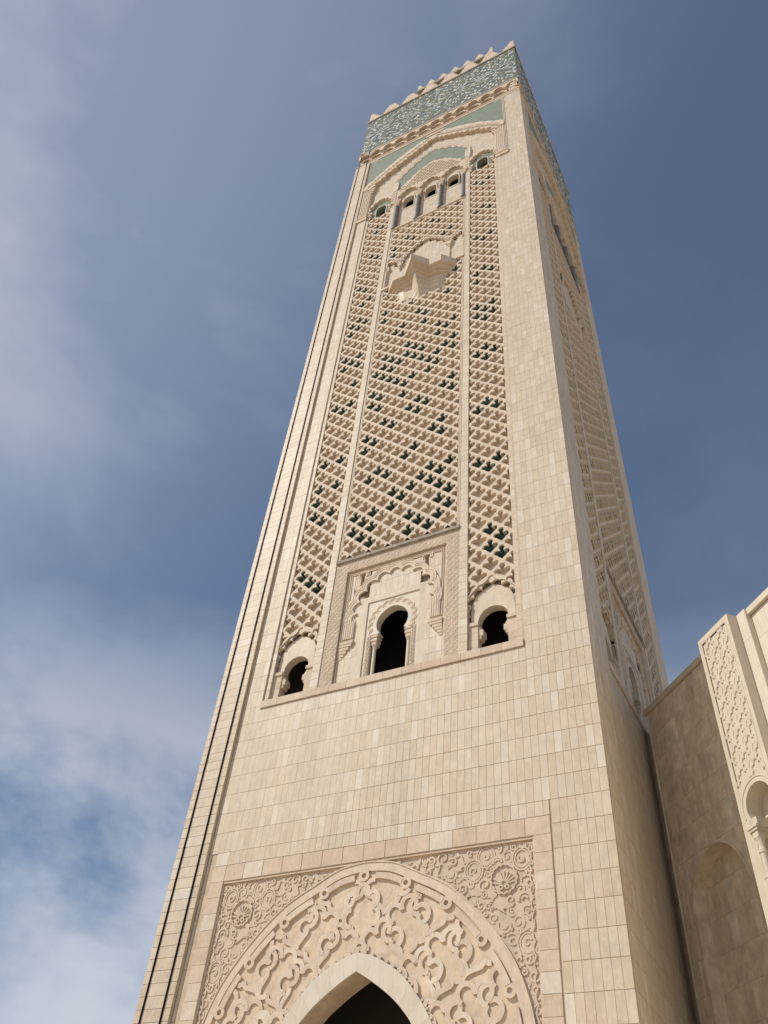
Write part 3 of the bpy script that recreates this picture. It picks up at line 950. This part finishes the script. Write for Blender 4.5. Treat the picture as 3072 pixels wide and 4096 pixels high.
# ---- balcony
def zig(k):  # plan of the star balcony shrunk by k
    P = [(-3.9, .2), (-2.7, -1.0), (-1.35, -1.0), (0, -2.35), (1.35, -1.0), (2.7, -1.0), (3.9, .2)]
    return [(u * (1 - k * .11) , d + k * .36 if d < .1 else d) for u, d in P]
def prism(mb, P, z0, z1, P2=None):
    P2 = P2 or P
    n = len(P)
    vs = [(u, d, z0) for u, d in P] + [(u, d, z1) for u, d in P2]
    fs = [(i, i + 1, n + i + 1, n + i) for i in range(n - 1)] + [tuple(range(n)), tuple(range(n, 2 * n))]
    mb.add(vs, fs)
bal = MB()
P0 = zig(0)
prism(bal, P0 + [(3.9, .6), (-3.9, .6)], 77.2, 78.45)
m1, m2 = MB(), MB()
P1 = zig(.9); prism(m1, P1 + [(3.5, .6), (-3.5, .6)], 76.85, 77.2)
P2 = zig(1.8); prism(m1, P2 + [(3.1, .6), (-3.1, .6)], 76.5, 76.85)
Pt = zig(2.6)
Pb = [(u * .92, .35) for u, d in Pt]
for k in range(5):
    lo_, hi_ = k / 5 + .008, (k + 1) / 5 - .004
    mixp = lambda t: [(a[0] + (b[0] - a[0]) * t, a[1] + (b[1] - a[1]) * t) for a, b in zip(Pb, Pt)]
    prism(m2, mixp(lo_), 73.4 + 3.1 * lo_, 73.4 + 3.1 * hi_, mixp(hi_))
    prism(m2, [(u * .985, d + .03) for u, d in mixp(hi_)], 73.4 + 3.1 * hi_, 73.4 + 3.1 * hi_ + .04)
jl = MB()
ld = MB()
for s in (-1, 1):
    a, b = sorted((s * 3.75, s * 4.72)); ld.box(a, b, .02, .56, 78.35, 78.72)
part('balcony', bal, 'stone', sub=[sub('stepped_moulding', m1, 'stone'), sub('tapered_base', m2, 'tile'), sub('string_course', ld, 'stone')], faces='F')
tl = Clad()
tl.area(-4.56, 4.56, 78.7, 87.2, .42, .8, .45, ref_u=0, ref_z=78.7, skip=lambda a, b, c, d: not in_door((a + b) / 2, d - .3))
FACES.append(('doorway_cladding', clad_mesh(tl.t, 'doorway_cladding', 'tile', th=.1), 'stuff', [], 'FR'))
ar = MB()
def lob_band(mb, pts, h, w, d0, d1, nl):
    c = resample(pts, nl)
    i_ = scallop(c, h, 7, 1); o_ = offset(pts, w)
    mb.slab(list(resample(o_, 30)) + list(reversed(i_)), [], d0, d1)
main_arc = [(-u, z) for u, z in reversed(door_h)] + door_h[1:]
lob_band(ar, main_arc, .4, .55, .2, .46, 17)
for s in (-1, 1):
    pts = [(2.95, 83.0), (3.3, 83.8), (3.9, 84.2), (4.5, 84.4)]
    pts = pts if s > 0 else [(-u, z) for u, z in reversed(pts)]
    lob_band(ar, pts, .4, .5, .2, .46, 4)
pcs = []
for s in (-1, 1):
    for q in (2.95, 4.5):
        cl = MB(); cpt = MB()
        cl.lathe([(.12, 78.5), (.12, 82.3)], s * q, .42, 10)
        cpt.box(s * q - .24, s * q + .24, .16, .5, 82.75, 83.5); cpt.lathe([(.13, 82.3), (.16, 82.4), (.14, 82.5), (.24, 82.75)], s * q, .36, 10)
        pcs += [sub('column', cl, 'stone'), sub('capital', cpt, 'stone')]
part('doorway_arch', ar, 'lattice', sub=pcs)

# ---- gallery with three windows
mb = MB(); mb.box(-4.74, 4.74, .02, .57, 92.7, 92.92); mb.box(-4.74, 4.74, .1, .57, 92.55, 92.7)
part('string_course', mb, 'stone')
GW = [-3.0, 0.0, 3.0]
def win_head(c, half, zb, zs, rise):
    return [(c - half, zb), (c - half, zs)] + [(c - half * cos(a), zs + rise * sin(a)) for a in [pi * i / 10 for i in range(1, 10)]] + [(c + half, zs), (c + half, zb)]
mb = MB()
tl = Clad()
def skip_g(a, b, c, d): return any(b > g - .78 and a < g + .78 and d > 98.35 and c < 101.75 for g in GW)
tl.area(-4.74, 4.74, 92.9, 104.0, .42, .62, .45, ref_u=.78, ref_z=93.72, skip=skip_g)
FACES.append(('gallery_cladding', clad_mesh(tl.t, 'gallery_cladding', 'tile', th=.12), 'stuff', [], 'FR'))
for g in GW:
    hd = win_head(g, .72, 98.5, 100.85, .6)
    fm = MB(); fm.slab(rect(g - .86, g + .86, 98.2, 101.85), [hd], .44, 1.0)
    tr = MB(); tr.ribbon(win_head(g, .77, 98.45, 100.85, .65), .09, .39, .45)
    part('gallery_window', fm, 'tile', sub=[sub('window_trim', tr, 'cream')])
for q in (-4.48, -1.5, 1.5, 4.48):
    cl = MB(); cl.lathe([(.34, 92.9), (.34, 93.2), (.27, 93.3), (.26, 99.1), (.31, 99.2), (.27, 99.3)], q, .2)
    cp = MB(); cp.lathe([(.27, 99.3), (.33, 99.6), (.3, 99.7)], q, .2)
    for k in range(4): cp.box(q - .3 - .09 * k, q + .3 + .09 * k, .0 - .03 * k, .5, 99.7 + .24 * k, 99.94 + .24 * k)
    part('gallery_column', cl, 'granite', sub=[sub('capital', cp, 'stone')])
# lobed arches over the columns
inner_top = [(-4.7, 104.0), (-4.1, 105.1), (-3.45, 106.2), (-2.8, 107.0), (-2.1, 107.9), (-1.4, 108.6), (-.7, 109.1), (0, 109.5)]
inner_top = inner_top + [(-u, z) for u, z in reversed(inner_top[:-1])]
inner_top = at_depth(inner_top, .1)
out_loop = [(-4.72, 100.4)] + scallop(inner_top, .28, 6, 1) + [(4.72, 100.4)]
holes = []
ga = MB()
low = [(4.72, 100.4)]
for g in reversed(GW):
    pts = [(g - 1.22, 101.5), (g - 1.3, 102.3), (g - 1.0, 103.15), (g - .5, 103.75), (g, 104.15), (g + .5, 103.75), (g + 1.0, 103.15), (g + 1.3, 102.3), (g + 1.22, 101.5)]
    low += list(reversed(scallop(at_depth(pts, .1), .38, 6, 1)))
ga.slab(out_loop[:-1] + low, [], .05, .5)
sb = MB()
row = 0; z = 103.8
while z < 108.3:
    u = -4.6 + (.3 if row % 2 else 0)
    while u < 4.6:
        lim = np.interp(abs(u), [0, 1.4, 2.8, 4.1, 4.7], [108.4, 107.5, 105.9, 104.0, 102.9])
        if z < lim - .25 and not any(hypot(u - g, (z - 102.1)) < 1.45 for g in GW):
            sb.ribbon(arc(u, z - .12, .26, 0, 180, 7), .09, -.02, .06)
            sb.ribbon([(u - .26, z - .12), (u - .26, z - .30)], .08, .0, .06)
        u += .6
    z += .5; row += 1
part('gallery_arcade', ga, 'stone', sub=[sub('scale_relief', sb, 'lattice')])
# pilaster heads beside the arcade
for s in (-1, 1):
    mb = MB(); a, b = sorted((s * 4.66, s * 5.38)); mb.box(a, b, .06, .5, 100.6, 106.9)
    for k in range(6): mb.box(a + .06, b - .06, -.02, .06, 101.1 + k * .62, 101.5 + k * .62)
    a, b = sorted((s * 4.6, s * 5.45)); mb.box(a, b, -.05, .5, 100.5, 100.85)
    part('pilaster_head', mb, 'lattice')
# green spandrel field under the second lobed arch
g_top_h = [(0, 113.4), (.9, 112.85), (1.85, 112.0), (2.9, 111.0), (3.75, 109.9), (4.5, 109.0), (4.8, 107.3)]
g_top_h = at_depth(g_top_h, .22)
g_top = [(-u, z) for u, z in reversed(g_top_h)] + g_top_h[1:]
gsc = scallop(g_top, .26, 7, 1)
mb = MB(); mb.slab([(-4.66, 103.2)] + gsc + [(4.66, 103.2)], [], .24, .5)
part('green_panel', mb, 'green')
mb = MB(); mb.ribbon(gsc, .3, .17, .35)
mb.ribbon(offset(gsc, .17), .08, .13, .35)
part('scalloped_border', mb, 'lattice')

# ---- upper side windows
for s in (-1, 1):
    c = s * 6.87
    hd = win_head(c, .68, 99.45, 101.4, .75)
    fm = MB(); fm.slab(rect(c - 1.5, c + 1.5, 99.2, 104.4), [hd], .3, 1.0)
    tr = MB(); tr.ribbon(win_head(c, .74, 99.4, 101.4, .8), .1, .24, .31)
    ap = [(c - 1.42, 101.8), (c - 1.4, 102.7), (c - 1.05, 103.6), (c - .5, 104.25), (c, 104.6), (c + .5, 104.25), (c + 1.05, 103.6), (c + 1.4, 102.7), (c + 1.42, 101.8)]
    la = MB()
    la.slab([(c - 1.62, 100.1)] + scallop(at_depth([(c - 1.62, 102.6), (c - 1.5, 103.6), (c - 1.1, 104.5), (c - .55, 105.1), (c, 105.5), (c + .55, 105.1), (c + 1.1, 104.5), (c + 1.5, 103.6), (c + 1.62, 102.6)], .05), .16, 5, 1)
            + [(c + 1.62, 100.1), (c + 1.34, 100.1)] + list(reversed(scallop(at_depth(ap, .05), .4, 6, 1))) + [(c - 1.34, 100.1)], [], -.05, .5)
    cb = MB()
    for q in (-1, 1):
        for k in range(3):
            a, b = sorted((c + q * 1.6, c + q * (1.1 + .12 * k))); cb.box(a, b, -.05 + .08 * k, .5, 100.3 - .5 * k, 100.75 - .5 * k)
    part('upper_window', fm, 'green', sub=[sub('window_trim', tr, 'cream'), sub('lobed_arch', la, 'lattice'), sub('corbel', cb, 'stone')])

# ---- great lobed arch and green corner panels at the top
line_h = [(0, 118.1), (.75, 117.35), (1.5, 117.0), (2.25, 116.25), (3.0, 115.9), (3.75, 115.1), (4.5, 114.75), (5.25, 113.9), (6.0, 113.5), (6.75, 112.55), (7.5, 112.0), (8.2, 111.0), (8.75, 110.3)]
line_h = at_depth(line_h, -.2)
line_c = [(-u, z) for u, z in reversed(line_h)] + line_h[1:]
up_h = [(1.4, 119.38), (2.9, 118.55), (4.4, 117.5), (5.9, 116.3), (7.4, 114.8), (8.7, 113.3), (10.0, 112.0)]
up_h = at_depth(up_h, -.2)
up_c = [(-u, z) for u, z in reversed(up_h)]
low_sc = scallop(line_c, .48, 7, 1)
ga = MB()
stepL = scallop([(u, z) for u, z in up_c], .10, 5, 1)
stepR = scallop([(u, z) for u, z in up_h], .10, 5, 1)
ga.slab([(-8.75, 108.6), (-10.05, 109.0)] + stepL + stepR + [(10.05, 109.0), (8.75, 108.6)] + list(reversed(low_sc)), [], -.2, .5)
for s in (-1, 1):
    a, b = sorted((s * 8.70, s * 10.05)); ga.box(a, b, -.09, .5, 100.4, 109.2)
sb = MB()
for s in (-1, 1):
    for q in (8.85, 9.1, 9.35, 9.6, 9.85): sb.ribbon([(s * q, 100.45), (s * q, 108.6 + (q - 8.75) * 1.0)], .1, -.15, -.085)
    for q in (10.0, 10.17): sb.ribbon([(s * q, 100.4), (s * q, 119.3)], .08, -.07, .05)
    n_ = 34
    pts = resample(offset(line_h, .9), n_)
    for k, (u, z) in enumerate(pts):
        sb.ribbon(arc(s * u, z - .1, .26, 0, 180, 6), .08, -.25, -.195)
        if k % 2: sb.ribbon(arc(s * u, z + .45, .2, 0, 180, 6), .07, -.25, -.195)
part('great_lobed_arch', ga, 'lattice', sub=[sub('arch_relief', sb, 'lattice')])
for s in (-1, 1):
    mb = MB(); poly = [(s * u, z) for u, z in up_h] + [(s * 10.0, 119.1), (s * 1.4, 119.1)]
    mb.slab(poly, [], -.02, .05)
    part('green_panel', mb, 'green')
    mb = MB(); a, b = sorted((s * 8.7, s * 10.25))
    mb.box(a, b, -.15, .05, 99.4, 100.4); mb.box(a - .04, b + .04, -.22, .05, 100.1, 100.35)
    part('capital_block', mb, 'ochre')
    mb = MB()
    for k in range(4):
        a, b = sorted((s * 8.9, s * (8.3 + .14 * k))); mb.box(a, b, -.16 + .04 * k, .4, 108.3 - .42 * k, 108.75 - .42 * k)
    part('bracket', mb, 'stone')
tl = Clad()
gl_poly = [(-4.66, 103.2)] + gsc + [(4.66, 103.2)]
line_poly = [(-8.74, 102)] + line_c + [(8.74, 102)]
def skip_t(a, b, c, d):
    u, z = (a + b) / 2, (c + d) / 2
    return not (inside(line_poly, u, c) or inside(line_poly, u, d)) or inside(gl_poly, u, z)
tl.area(-8.72, 8.72, 103.0, 118.2, .42, .62, 0.3, ref_u=0, ref_z=104, skip=skip_t)
FACES.append(('upper_cladding', clad_mesh(tl.t, 'upper_cladding', 'tile', th=.25), 'stuff', [], 'FR'))

# ---- cornice with stalactite corbels
mb = MB(); mb.box(UL, UR, -.05, .6, TOP, 120.0); mb.box(-12.42, 12.55, -.12, .6, 119.95, 120.2)
part('string_course', mb, 'stone')
mb = MB(); mb.box(-12.3, 12.3, 1.2, 1.5, 119.9, 124.5)
part('cornice_ground', mb, 'stone')
PIT = 24.84 / 13
def corbel_unit(c):
    m = MB()
    w = PIT / 2
    # stepped tiers that lean out towards the top, each with its own small lobed arch
    for t, (z0, z1, d, hw) in enumerate(((122.8, 124.2, -.08, .62), (121.75, 123.0, .25, .74), (120.95, 122.0, .55, .84))):
        ap = [(c - hw, z0), (c - hw, z0 + .35), (c - hw * .55, z0 + .78), (c, z0 + 1.02), (c + hw * .55, z0 + .78), (c + hw, z0 + .35), (c + hw, z0)]
        m.slab([(c - w, z0), (c - w, z1 + .02), (c + w, z1 + .02), (c + w, z0)] + list(reversed(scallop(ap, .3, 5, 1))), [], d, 1.25)
    m.box(c - w, c - w + .2, .2, 1.2, 120.5, 121.0); m.box(c + w - .2, c + w, .2, 1.2, 120.5, 121.0)
    return m
cu0 = corbel_unit(0).mesh('corbel', 'stone')
CORB = [(-12.42 + PIT * (k + .5)) for k in range(13)]
nic = MB()
for k in range(13):
    c = CORB[k]
    if k % 2 == 0:
        nic.slab(win_head(c + PIT / 2, .3, 120.4, 121.0, .35), [], 1.1, 1.2)  # flat dark plate, its recess shade is in the colour
mb = MB(); mb.box(-12.56, 12.62, -.12, .6, 124.2, 124.75); mb.box(-12.52, 12.57, -.07, .6, 124.75, 125.0)
part('cornice', mb, 'weathered_shaded')
# ---- mosaic frieze
mb = MB(); mb.box(-12.47, 12.51, -.03, .6, 125.0, 138.7)
part('mosaic_ground', mb, 'zelg')
def mosaic(seed):
    r = random.Random(seed)
    mb = MB()
    def piece(u, z, L_, W_, a, tn):
        c, s = cos(a), sin(a)
        kite = [(-.5 * L_, 0), (.1 * L_, -.5 * W_), (.5 * L_, 0), (.1 * L_, .5 * W_)]
        P = [(u + x * c - y * s, z + x * s + y * c) for x, y in kite]
        if any(abs(p[0]) > 12.45 or p[1] < 125.1 or p[1] > 138.6 for p in P): return
        d = -.055 + r.uniform(-.015, .015)
        mb.add([(p[0], d, p[1]) for p in P] + [(p[0], -.03, p[1]) for p in P],
               [(0, 1, 2, 3)] + [(i, (i + 1) % 4, 4 + (i + 1) % 4, 4 + i) for i in range(4)], tn)
    cents = [(-9.35, 131.9), (-3.12, 131.9), (3.12, 131.9), (9.35, 131.9)]
    white = lambda: r.choice([.02, .1, .2, .3, .4, .4])
    col = lambda: r.choice([.55, .7, .85, 1.0, .2, .4])
    for ci, (cu, cz) in enumerate(cents):
        olive = ci in (1, 2)
        for k, (rad, n, L_, W_) in enumerate(((.55, 8, .7, .34), (1.15, 12, .85, .42), (1.9, 16, 1.0, .5), (2.6, 24, .8, .42), (3.25, 24, .7, .5), (3.9, 28, .7, .5), (4.55, 32, .75, .5), (5.2, 32, .7, .55), (5.9, 36, .8, .55), (6.6, 40, .8, .6))):
            for i in range(n):
                a = 2 * pi * (i + .5 * (k % 2)) / n
                u, z = cu + rad * cos(a), cz + rad * sin(a) * 1.05
                if abs(u - cu) > 3.15: continue
                tn = white() if ((i + k) % 2 == 0 and r.random() < .85) or r.random() < .2 else (.7 if olive and r.random() < .6 else col())
                if r.random() < .06: continue
                piece(u, z, L_ * r.uniform(.75, 1.3), W_ * r.uniform(.7, 1.25), a + r.uniform(-.12, .12), tn)
    for cu in (-12.0, -6.23, 0, 6.23, 12.0):
        for k in range(46):
            piece(cu + r.uniform(-.55, .55), 125.4 + k * .29, .62, .3, r.choice([pi / 4, 3 * pi / 4, pi / 2, 0]), white() if r.random() < .5 else col())
    return mb
part('mosaic_tiles', mosaic(3), 'zel', kind='stuff')
mb = MB(); mb.box(-12.62, 12.66, -.17, .8, 138.75, 139.3)
part('parapet_ledge', mb, 'weathered_shaded')

# ---- merlons
def merlon(c, lo=-1, hi=1, W0=1.68, n=5, h=3.6):
    poly = []
    zb = 139.3
    Rr = [W0 - (W0 - .60) * k / (n - 1) for k in range(n)]
    if hi > 0:
        for k in range(n): poly += [(c + Rr[k], zb + h * k / n), (c + Rr[k], zb + h * (k + 1) / n)]
    else: poly += [(c, zb), (c, zb + h)]
    if lo < 0:
        for k in reversed(range(n)): poly += [(c - Rr[k], zb + h * (k + 1) / n), (c - Rr[k], zb + h * k / n)]
    else: poly += [(c, zb + h), (c, zb)]
    m = MB(); m.slab(poly, [], .02, .7, back=True)
    return m
MER = [merlon(c) for c in (-8.5, -5.1, -1.7, 1.7, 5.1, 8.5)] + [merlon(-12.4, lo=0, W0=2.2), merlon(12.45, hi=0, W0=2.2)]
MERS = [m.mesh('merlon', 'stone') for m in MER]

# ---- assemble both faces
def build_face(W, tag):
    for (name, me, kind, subs, faces) in FACES:
        if tag not in faces: continue
        o = put(name, me, minaret, W, kind=kind)
        for (sn, sm) in subs: put(sn, sm, o, W)
    for c in CORB: put('corbel', cu0, minaret, W @ Matrix.Translation((c, 0, 0)))
    put('blind_niches', nic_me, minaret, W, kind='stuff')
    for me in MERS: put('merlon', me, minaret, W)
nic_me = nic.mesh('blind_niches', 'weathered_shaded')
build_face(WF, 'F')
build_face(WR, 'R')
put('tile_cladding', clad_mesh(rest_tiles, 'tile_cladding', 'tile'), minaret, WF, kind='stuff')
put_green(WF)
# green tiles of the shaded face are too foreshortened to pick apart
mb = MB()
for (u, z) in GC:
    green_cup(mb, u, z, rnd.random())
put('green_tiles', mb.mesh('green_tiles', 'teal'), minaret, WR, kind='stuff')

# back and left walls, roof, dark core, lantern
XL = AX + UL
mb = MB()
mb.box(XL + .0, XL + .6, .3, 24.9, GZ, 139.3); mb.box(XL + .6, -.05, 24.3, 24.9, GZ, 139.3)
put('back_walls', mb.mesh('back_walls', 'tile'), minaret, kind='stuff')
mb = MB(); mb.box(XL + .3, -.4, .4, 24.5, 138.9, 139.2)
put('roof_slab', mb.mesh('roof_slab', 'weathered_shaded'), minaret)
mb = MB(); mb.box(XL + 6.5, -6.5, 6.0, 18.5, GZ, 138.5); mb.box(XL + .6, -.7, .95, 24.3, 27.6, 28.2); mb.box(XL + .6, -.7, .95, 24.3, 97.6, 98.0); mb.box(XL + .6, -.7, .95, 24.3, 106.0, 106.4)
put('interior_core', mb.mesh('interior_core', 'inner'), minaret)  # added core, coloured near-black so the openings look unlit

lant_b = MB(); lant_b.box(AX - 7, AX + 7, 5.47, 19.47, 139.3, 158.5)
lantern = put('lantern', lant_b.mesh('lantern', 'stone'), minaret)
mb = MB(); mb.box(AX - 7.1, AX + 7.1, 5.37, 19.57, 158.5, 162.4)
put('lantern_frieze', mb.mesh('lantern_frieze', 'zelg'), lantern)
mb = MB(); mb.box(AX - 7.5, AX + 7.5, 4.97, 19.97, 162.4, 163.4)
put('lantern_eave', mb.mesh('lantern_eave', 'weathered_shaded'), lantern)
lm = MB()
for c in [-7.2 + 2.4 * k for k in range(7)]:
    w = [1.0, .8, .6, .42, .25]
    for k in range(5): lm.box(max(c - w[k], -7.45), min(c + w[k], 7.45), 5.1, 5.6, 163.4 + .5 * k, 163.4 + .5 * (k + 1))
me = lm.mesh('lantern_merlons', 'cream')
for W in (Matrix.Translation((AX, 0, 0)), Matrix.Translation((0, 12.47, 0)) @ Matrix.Translation((AX + 12.47, 0, 0)) @ Matrix.Rotation(pi / 2, 4, 'Z')):
    put('lantern_merlons', me, lantern, W, kind='stuff')

# ================================================================== prayer hall wing
E = Vector((1, -1, 0)).normalized(); NN = Vector((-1, -1, 0)).normalized()
# local frame: u along the wall away from the tower, depth inward, z up
WH = Matrix.Translation((.5, 10.0, 0)) @ Matrix.Rotation(-pi / 4, 4, 'Z')
hall = empty('prayer_hall', (6.0, 4.5, GZ), 'marble hall wing with carved pier and coping, set slantwise right of the tower', 'hall wing')
def hp(name, mb, mat, kind=None, parent=hall, label=None): return put(name, mb.mesh(name, mat), parent, WH, kind=kind, label=label)
HT = 29.08
# depth is positive inward, so an offset of +t towards the viewer is depth -t
D0 = -.2
blind = smooth([(1.36, 13.0), (1.4, 17.3), (1.75, 18.15), (2.5, 18.8), (3.9, 19.28), (5.0, 18.7), (5.75, 17.5), (6.0, 16.2), (6.05, 13.0)], 6)
blind = [(1.36, GZ + .05)] + blind + [(6.05, GZ + .05)]
mb = MB(); mb.slab(rect(.28, 7.2, GZ, 28.7), [blind], D0 + .03, 1.2)
hp('wall', mb, 'hall')
mb = MB(); mb.slab(rect(1.2, 6.2, GZ, 19.6), [], D0 + .75, 1.4); hp('blind_arch', mb, 'hall')
mb = MB(); mb.ribbon(offset(blind, .06), .12, D0 - .015, D0 + .05); hp('arch_edge', mb, 'hall')
hc = Clad()
hc.area(.30, 7.2, GZ, 28.68, .62, 1.55, D0, ref_u=.3, ref_z=28.68, skip=lambda a, b, c, d: any(inside(blind, x, z) for x in (a, (a + b) / 2, b) for z in (c, (c + d) / 2, d)), joint=.006, stag=True)
hb = Clad()
hb.area(1.25, 6.15, GZ, 19.5, .62, 1.55, D0 + .71, ref_u=1.25, ref_z=19.5, skip=lambda a, b, c, d: not any(inside(blind, x, z) for x in (a, (a + b) / 2, b) for z in (c, (c + d) / 2, d)), joint=.006, stag=True)
for it in hc.t + hb.t: put_tile('marble_slab', it, 'hall', hall, WH, th=.05)
# corner bead and recessed return towards the tower
mb = MB(); mb.lathe([(.14, GZ), (.14, 28.7)], .2, -.08, 10); hp('corner_bead', mb, 'hall')
mb = MB(); mb.box(-1.6, .2, .75, 1.3, GZ, 28.6); mb.box(.1, .28, -.08, 1.2, GZ, 28.68); hp('wall_return', mb, 'hall')
mb = MB(); mb.box(.06, 7.2, -.30, 1.3, 28.70, HT); hp('coping', mb, 'stone')
# carved pier
pu0, pu1 = 7.16, 9.86
pcx = (pu0 + pu1) / 2 + .1
hsz = horseshoe(9.3 - .02, 19.05, 1.06, .62, 18.4, n=20)
pan = rect(pu0 + .30, pu1 - .3, 18.9, HT - .38)
niche_poly = arc(pcx, 19.1, .92, -30, 210, 22) + [(pcx - .8, 18.35), (pcx - .8, GZ + .4), (pcx + .8, GZ + .4), (pcx + .8, 18.35)]
mb = MB()
mb.slab(rect(pu0, pu1, GZ, HT), [pan[:1] + pan[1:]] if False else [rect(pu0 + .3, pu1 - .3, 20.25, HT - .4), niche_poly], -1.0, .8)
pier = hp('carved_pier', mb, 'cream')
mb = MB(); mb.box(pu0 + .2, pu1 - .2, -.94, -.5, 20.2, HT - .3); hp('panel_ground', mb, 'cream', parent=pier)
mb = MB(); mb.box(pu0 + .2, pu1 - .2, -.12, .3, GZ, 20.2); hp('niche_back', mb, 'cream', parent=pier)
mb = MB()
PHX, PHZ = (pu1 - pu0 - .6) / 4, .62
cc = stagger(pu0 + .3, 4, PHX, 19.9, HT + .3, PHZ)
lattice(mb, cc, PHX, PHZ, -.975, -.94, lo=pu0 + .3, hi=pu1 - .3, zlo=20.25, zhi=HT - .4, cell=FIVE, grow=1.0)
lattice(mb, cc, PHX, PHZ, -.995, -.96, lo=pu0 + .3, hi=pu1 - .3, zlo=20.25, zhi=HT - .4, cell=FIVE, grow=1.09)
for (u, z) in cc:
    if pu0 + .35 < u < pu1 - .35 and 20.6 < z < HT - .75:
        mb.slab([(u, z - .3), (u + .06, z - .1), (u + .14, z + .02), (u + .05, z + .05), (u, z + .22), (u - .05, z + .05), (u - .14, z + .02), (u - .06, z - .1)], [], -.965, -.93)
hp('lattice_relief', mb, 'cream', kind='stuff', parent=pier)
mb = MB(); mb.ribbon(arc(pcx, 19.1, 1.18, -20, 200, 24), .07, -1.03, -1.0); mb.ribbon([(pu0 + .27, 18.6), (pu0 + .27, HT - .36), (pu1 - .27, HT - .36), (pu1 - .27, 18.6)], .05, -1.02, -1.0)
hp('niche_moulding', mb, 'cream', parent=pier)
for s in (-1, 1):
    c = pcx + s * .70
    mb = MB()
    mb.lathe([(.06, 14.85), (.17, 15.0), (.2, 15.2), (.21, 15.3), (.17, 15.32), (.19, 15.9), (.22, 15.95), (.17, 16.0), (.16, 17.0), (.2, 17.05), (.2, 17.14), (.16, 17.18)], c, -.86, 16)
    col = hp('column', mb, 'cream', parent=pier)
    mb = MB(); mb.lathe([(.17, 17.18), (.15, 17.3), (.18, 17.55), (.24, 17.72)], c, -.86, 12)
    mb.box(c - .2, c + .2, -1.06, -.5, 17.72, 18.0); mb.box(c - .3, c + .3, -1.12, -.4, 18.0, 18.12); mb.box(c - .36, c + .36, -1.17, -.3, 18.12, 18.22); mb.box(c - .26, c + .26, -1.0, -.12, 18.22, 18.62)
    hp('capital', mb, 'cream', parent=pier)
mb = MB(); mb.box(9.86, 10.55, -.39, 1.2, GZ, HT); hp('side_strip', mb, 'cream')
mb = MB(); mb.box(10.55, 34.0, -.05, 1.2, GZ, 28.7); hp('far_wall', mb, 'cream')
hf = Clad(); hf.area(10.58, 20, 14, 28.68, .62, 1.55, -.09, ref_u=10.58, ref_z=28.68, joint=.006, stag=True)
hf.area(9.88, 10.54, 12, HT - .02, .66, 1.8, -.43, ref_u=9.88, ref_z=HT, joint=.006)
for it in hf.t: put_tile('marble_slab', it, 'cream', hall, WH, th=.045)
mb = MB(); mb.box(10.55, 34.0, -.29, 1.3, 28.72, HT); hp('coping', mb, 'cream')
mb = MB(); mb.box(.3, 34, 1.2, 30, GZ, 28.2); hp('hall_body', mb, 'hall')
print('objects', len(bpy.data.objects), 'tris', sum(len(p.vertices) - 2 for m in bpy.data.meshes for p in m.polygons))
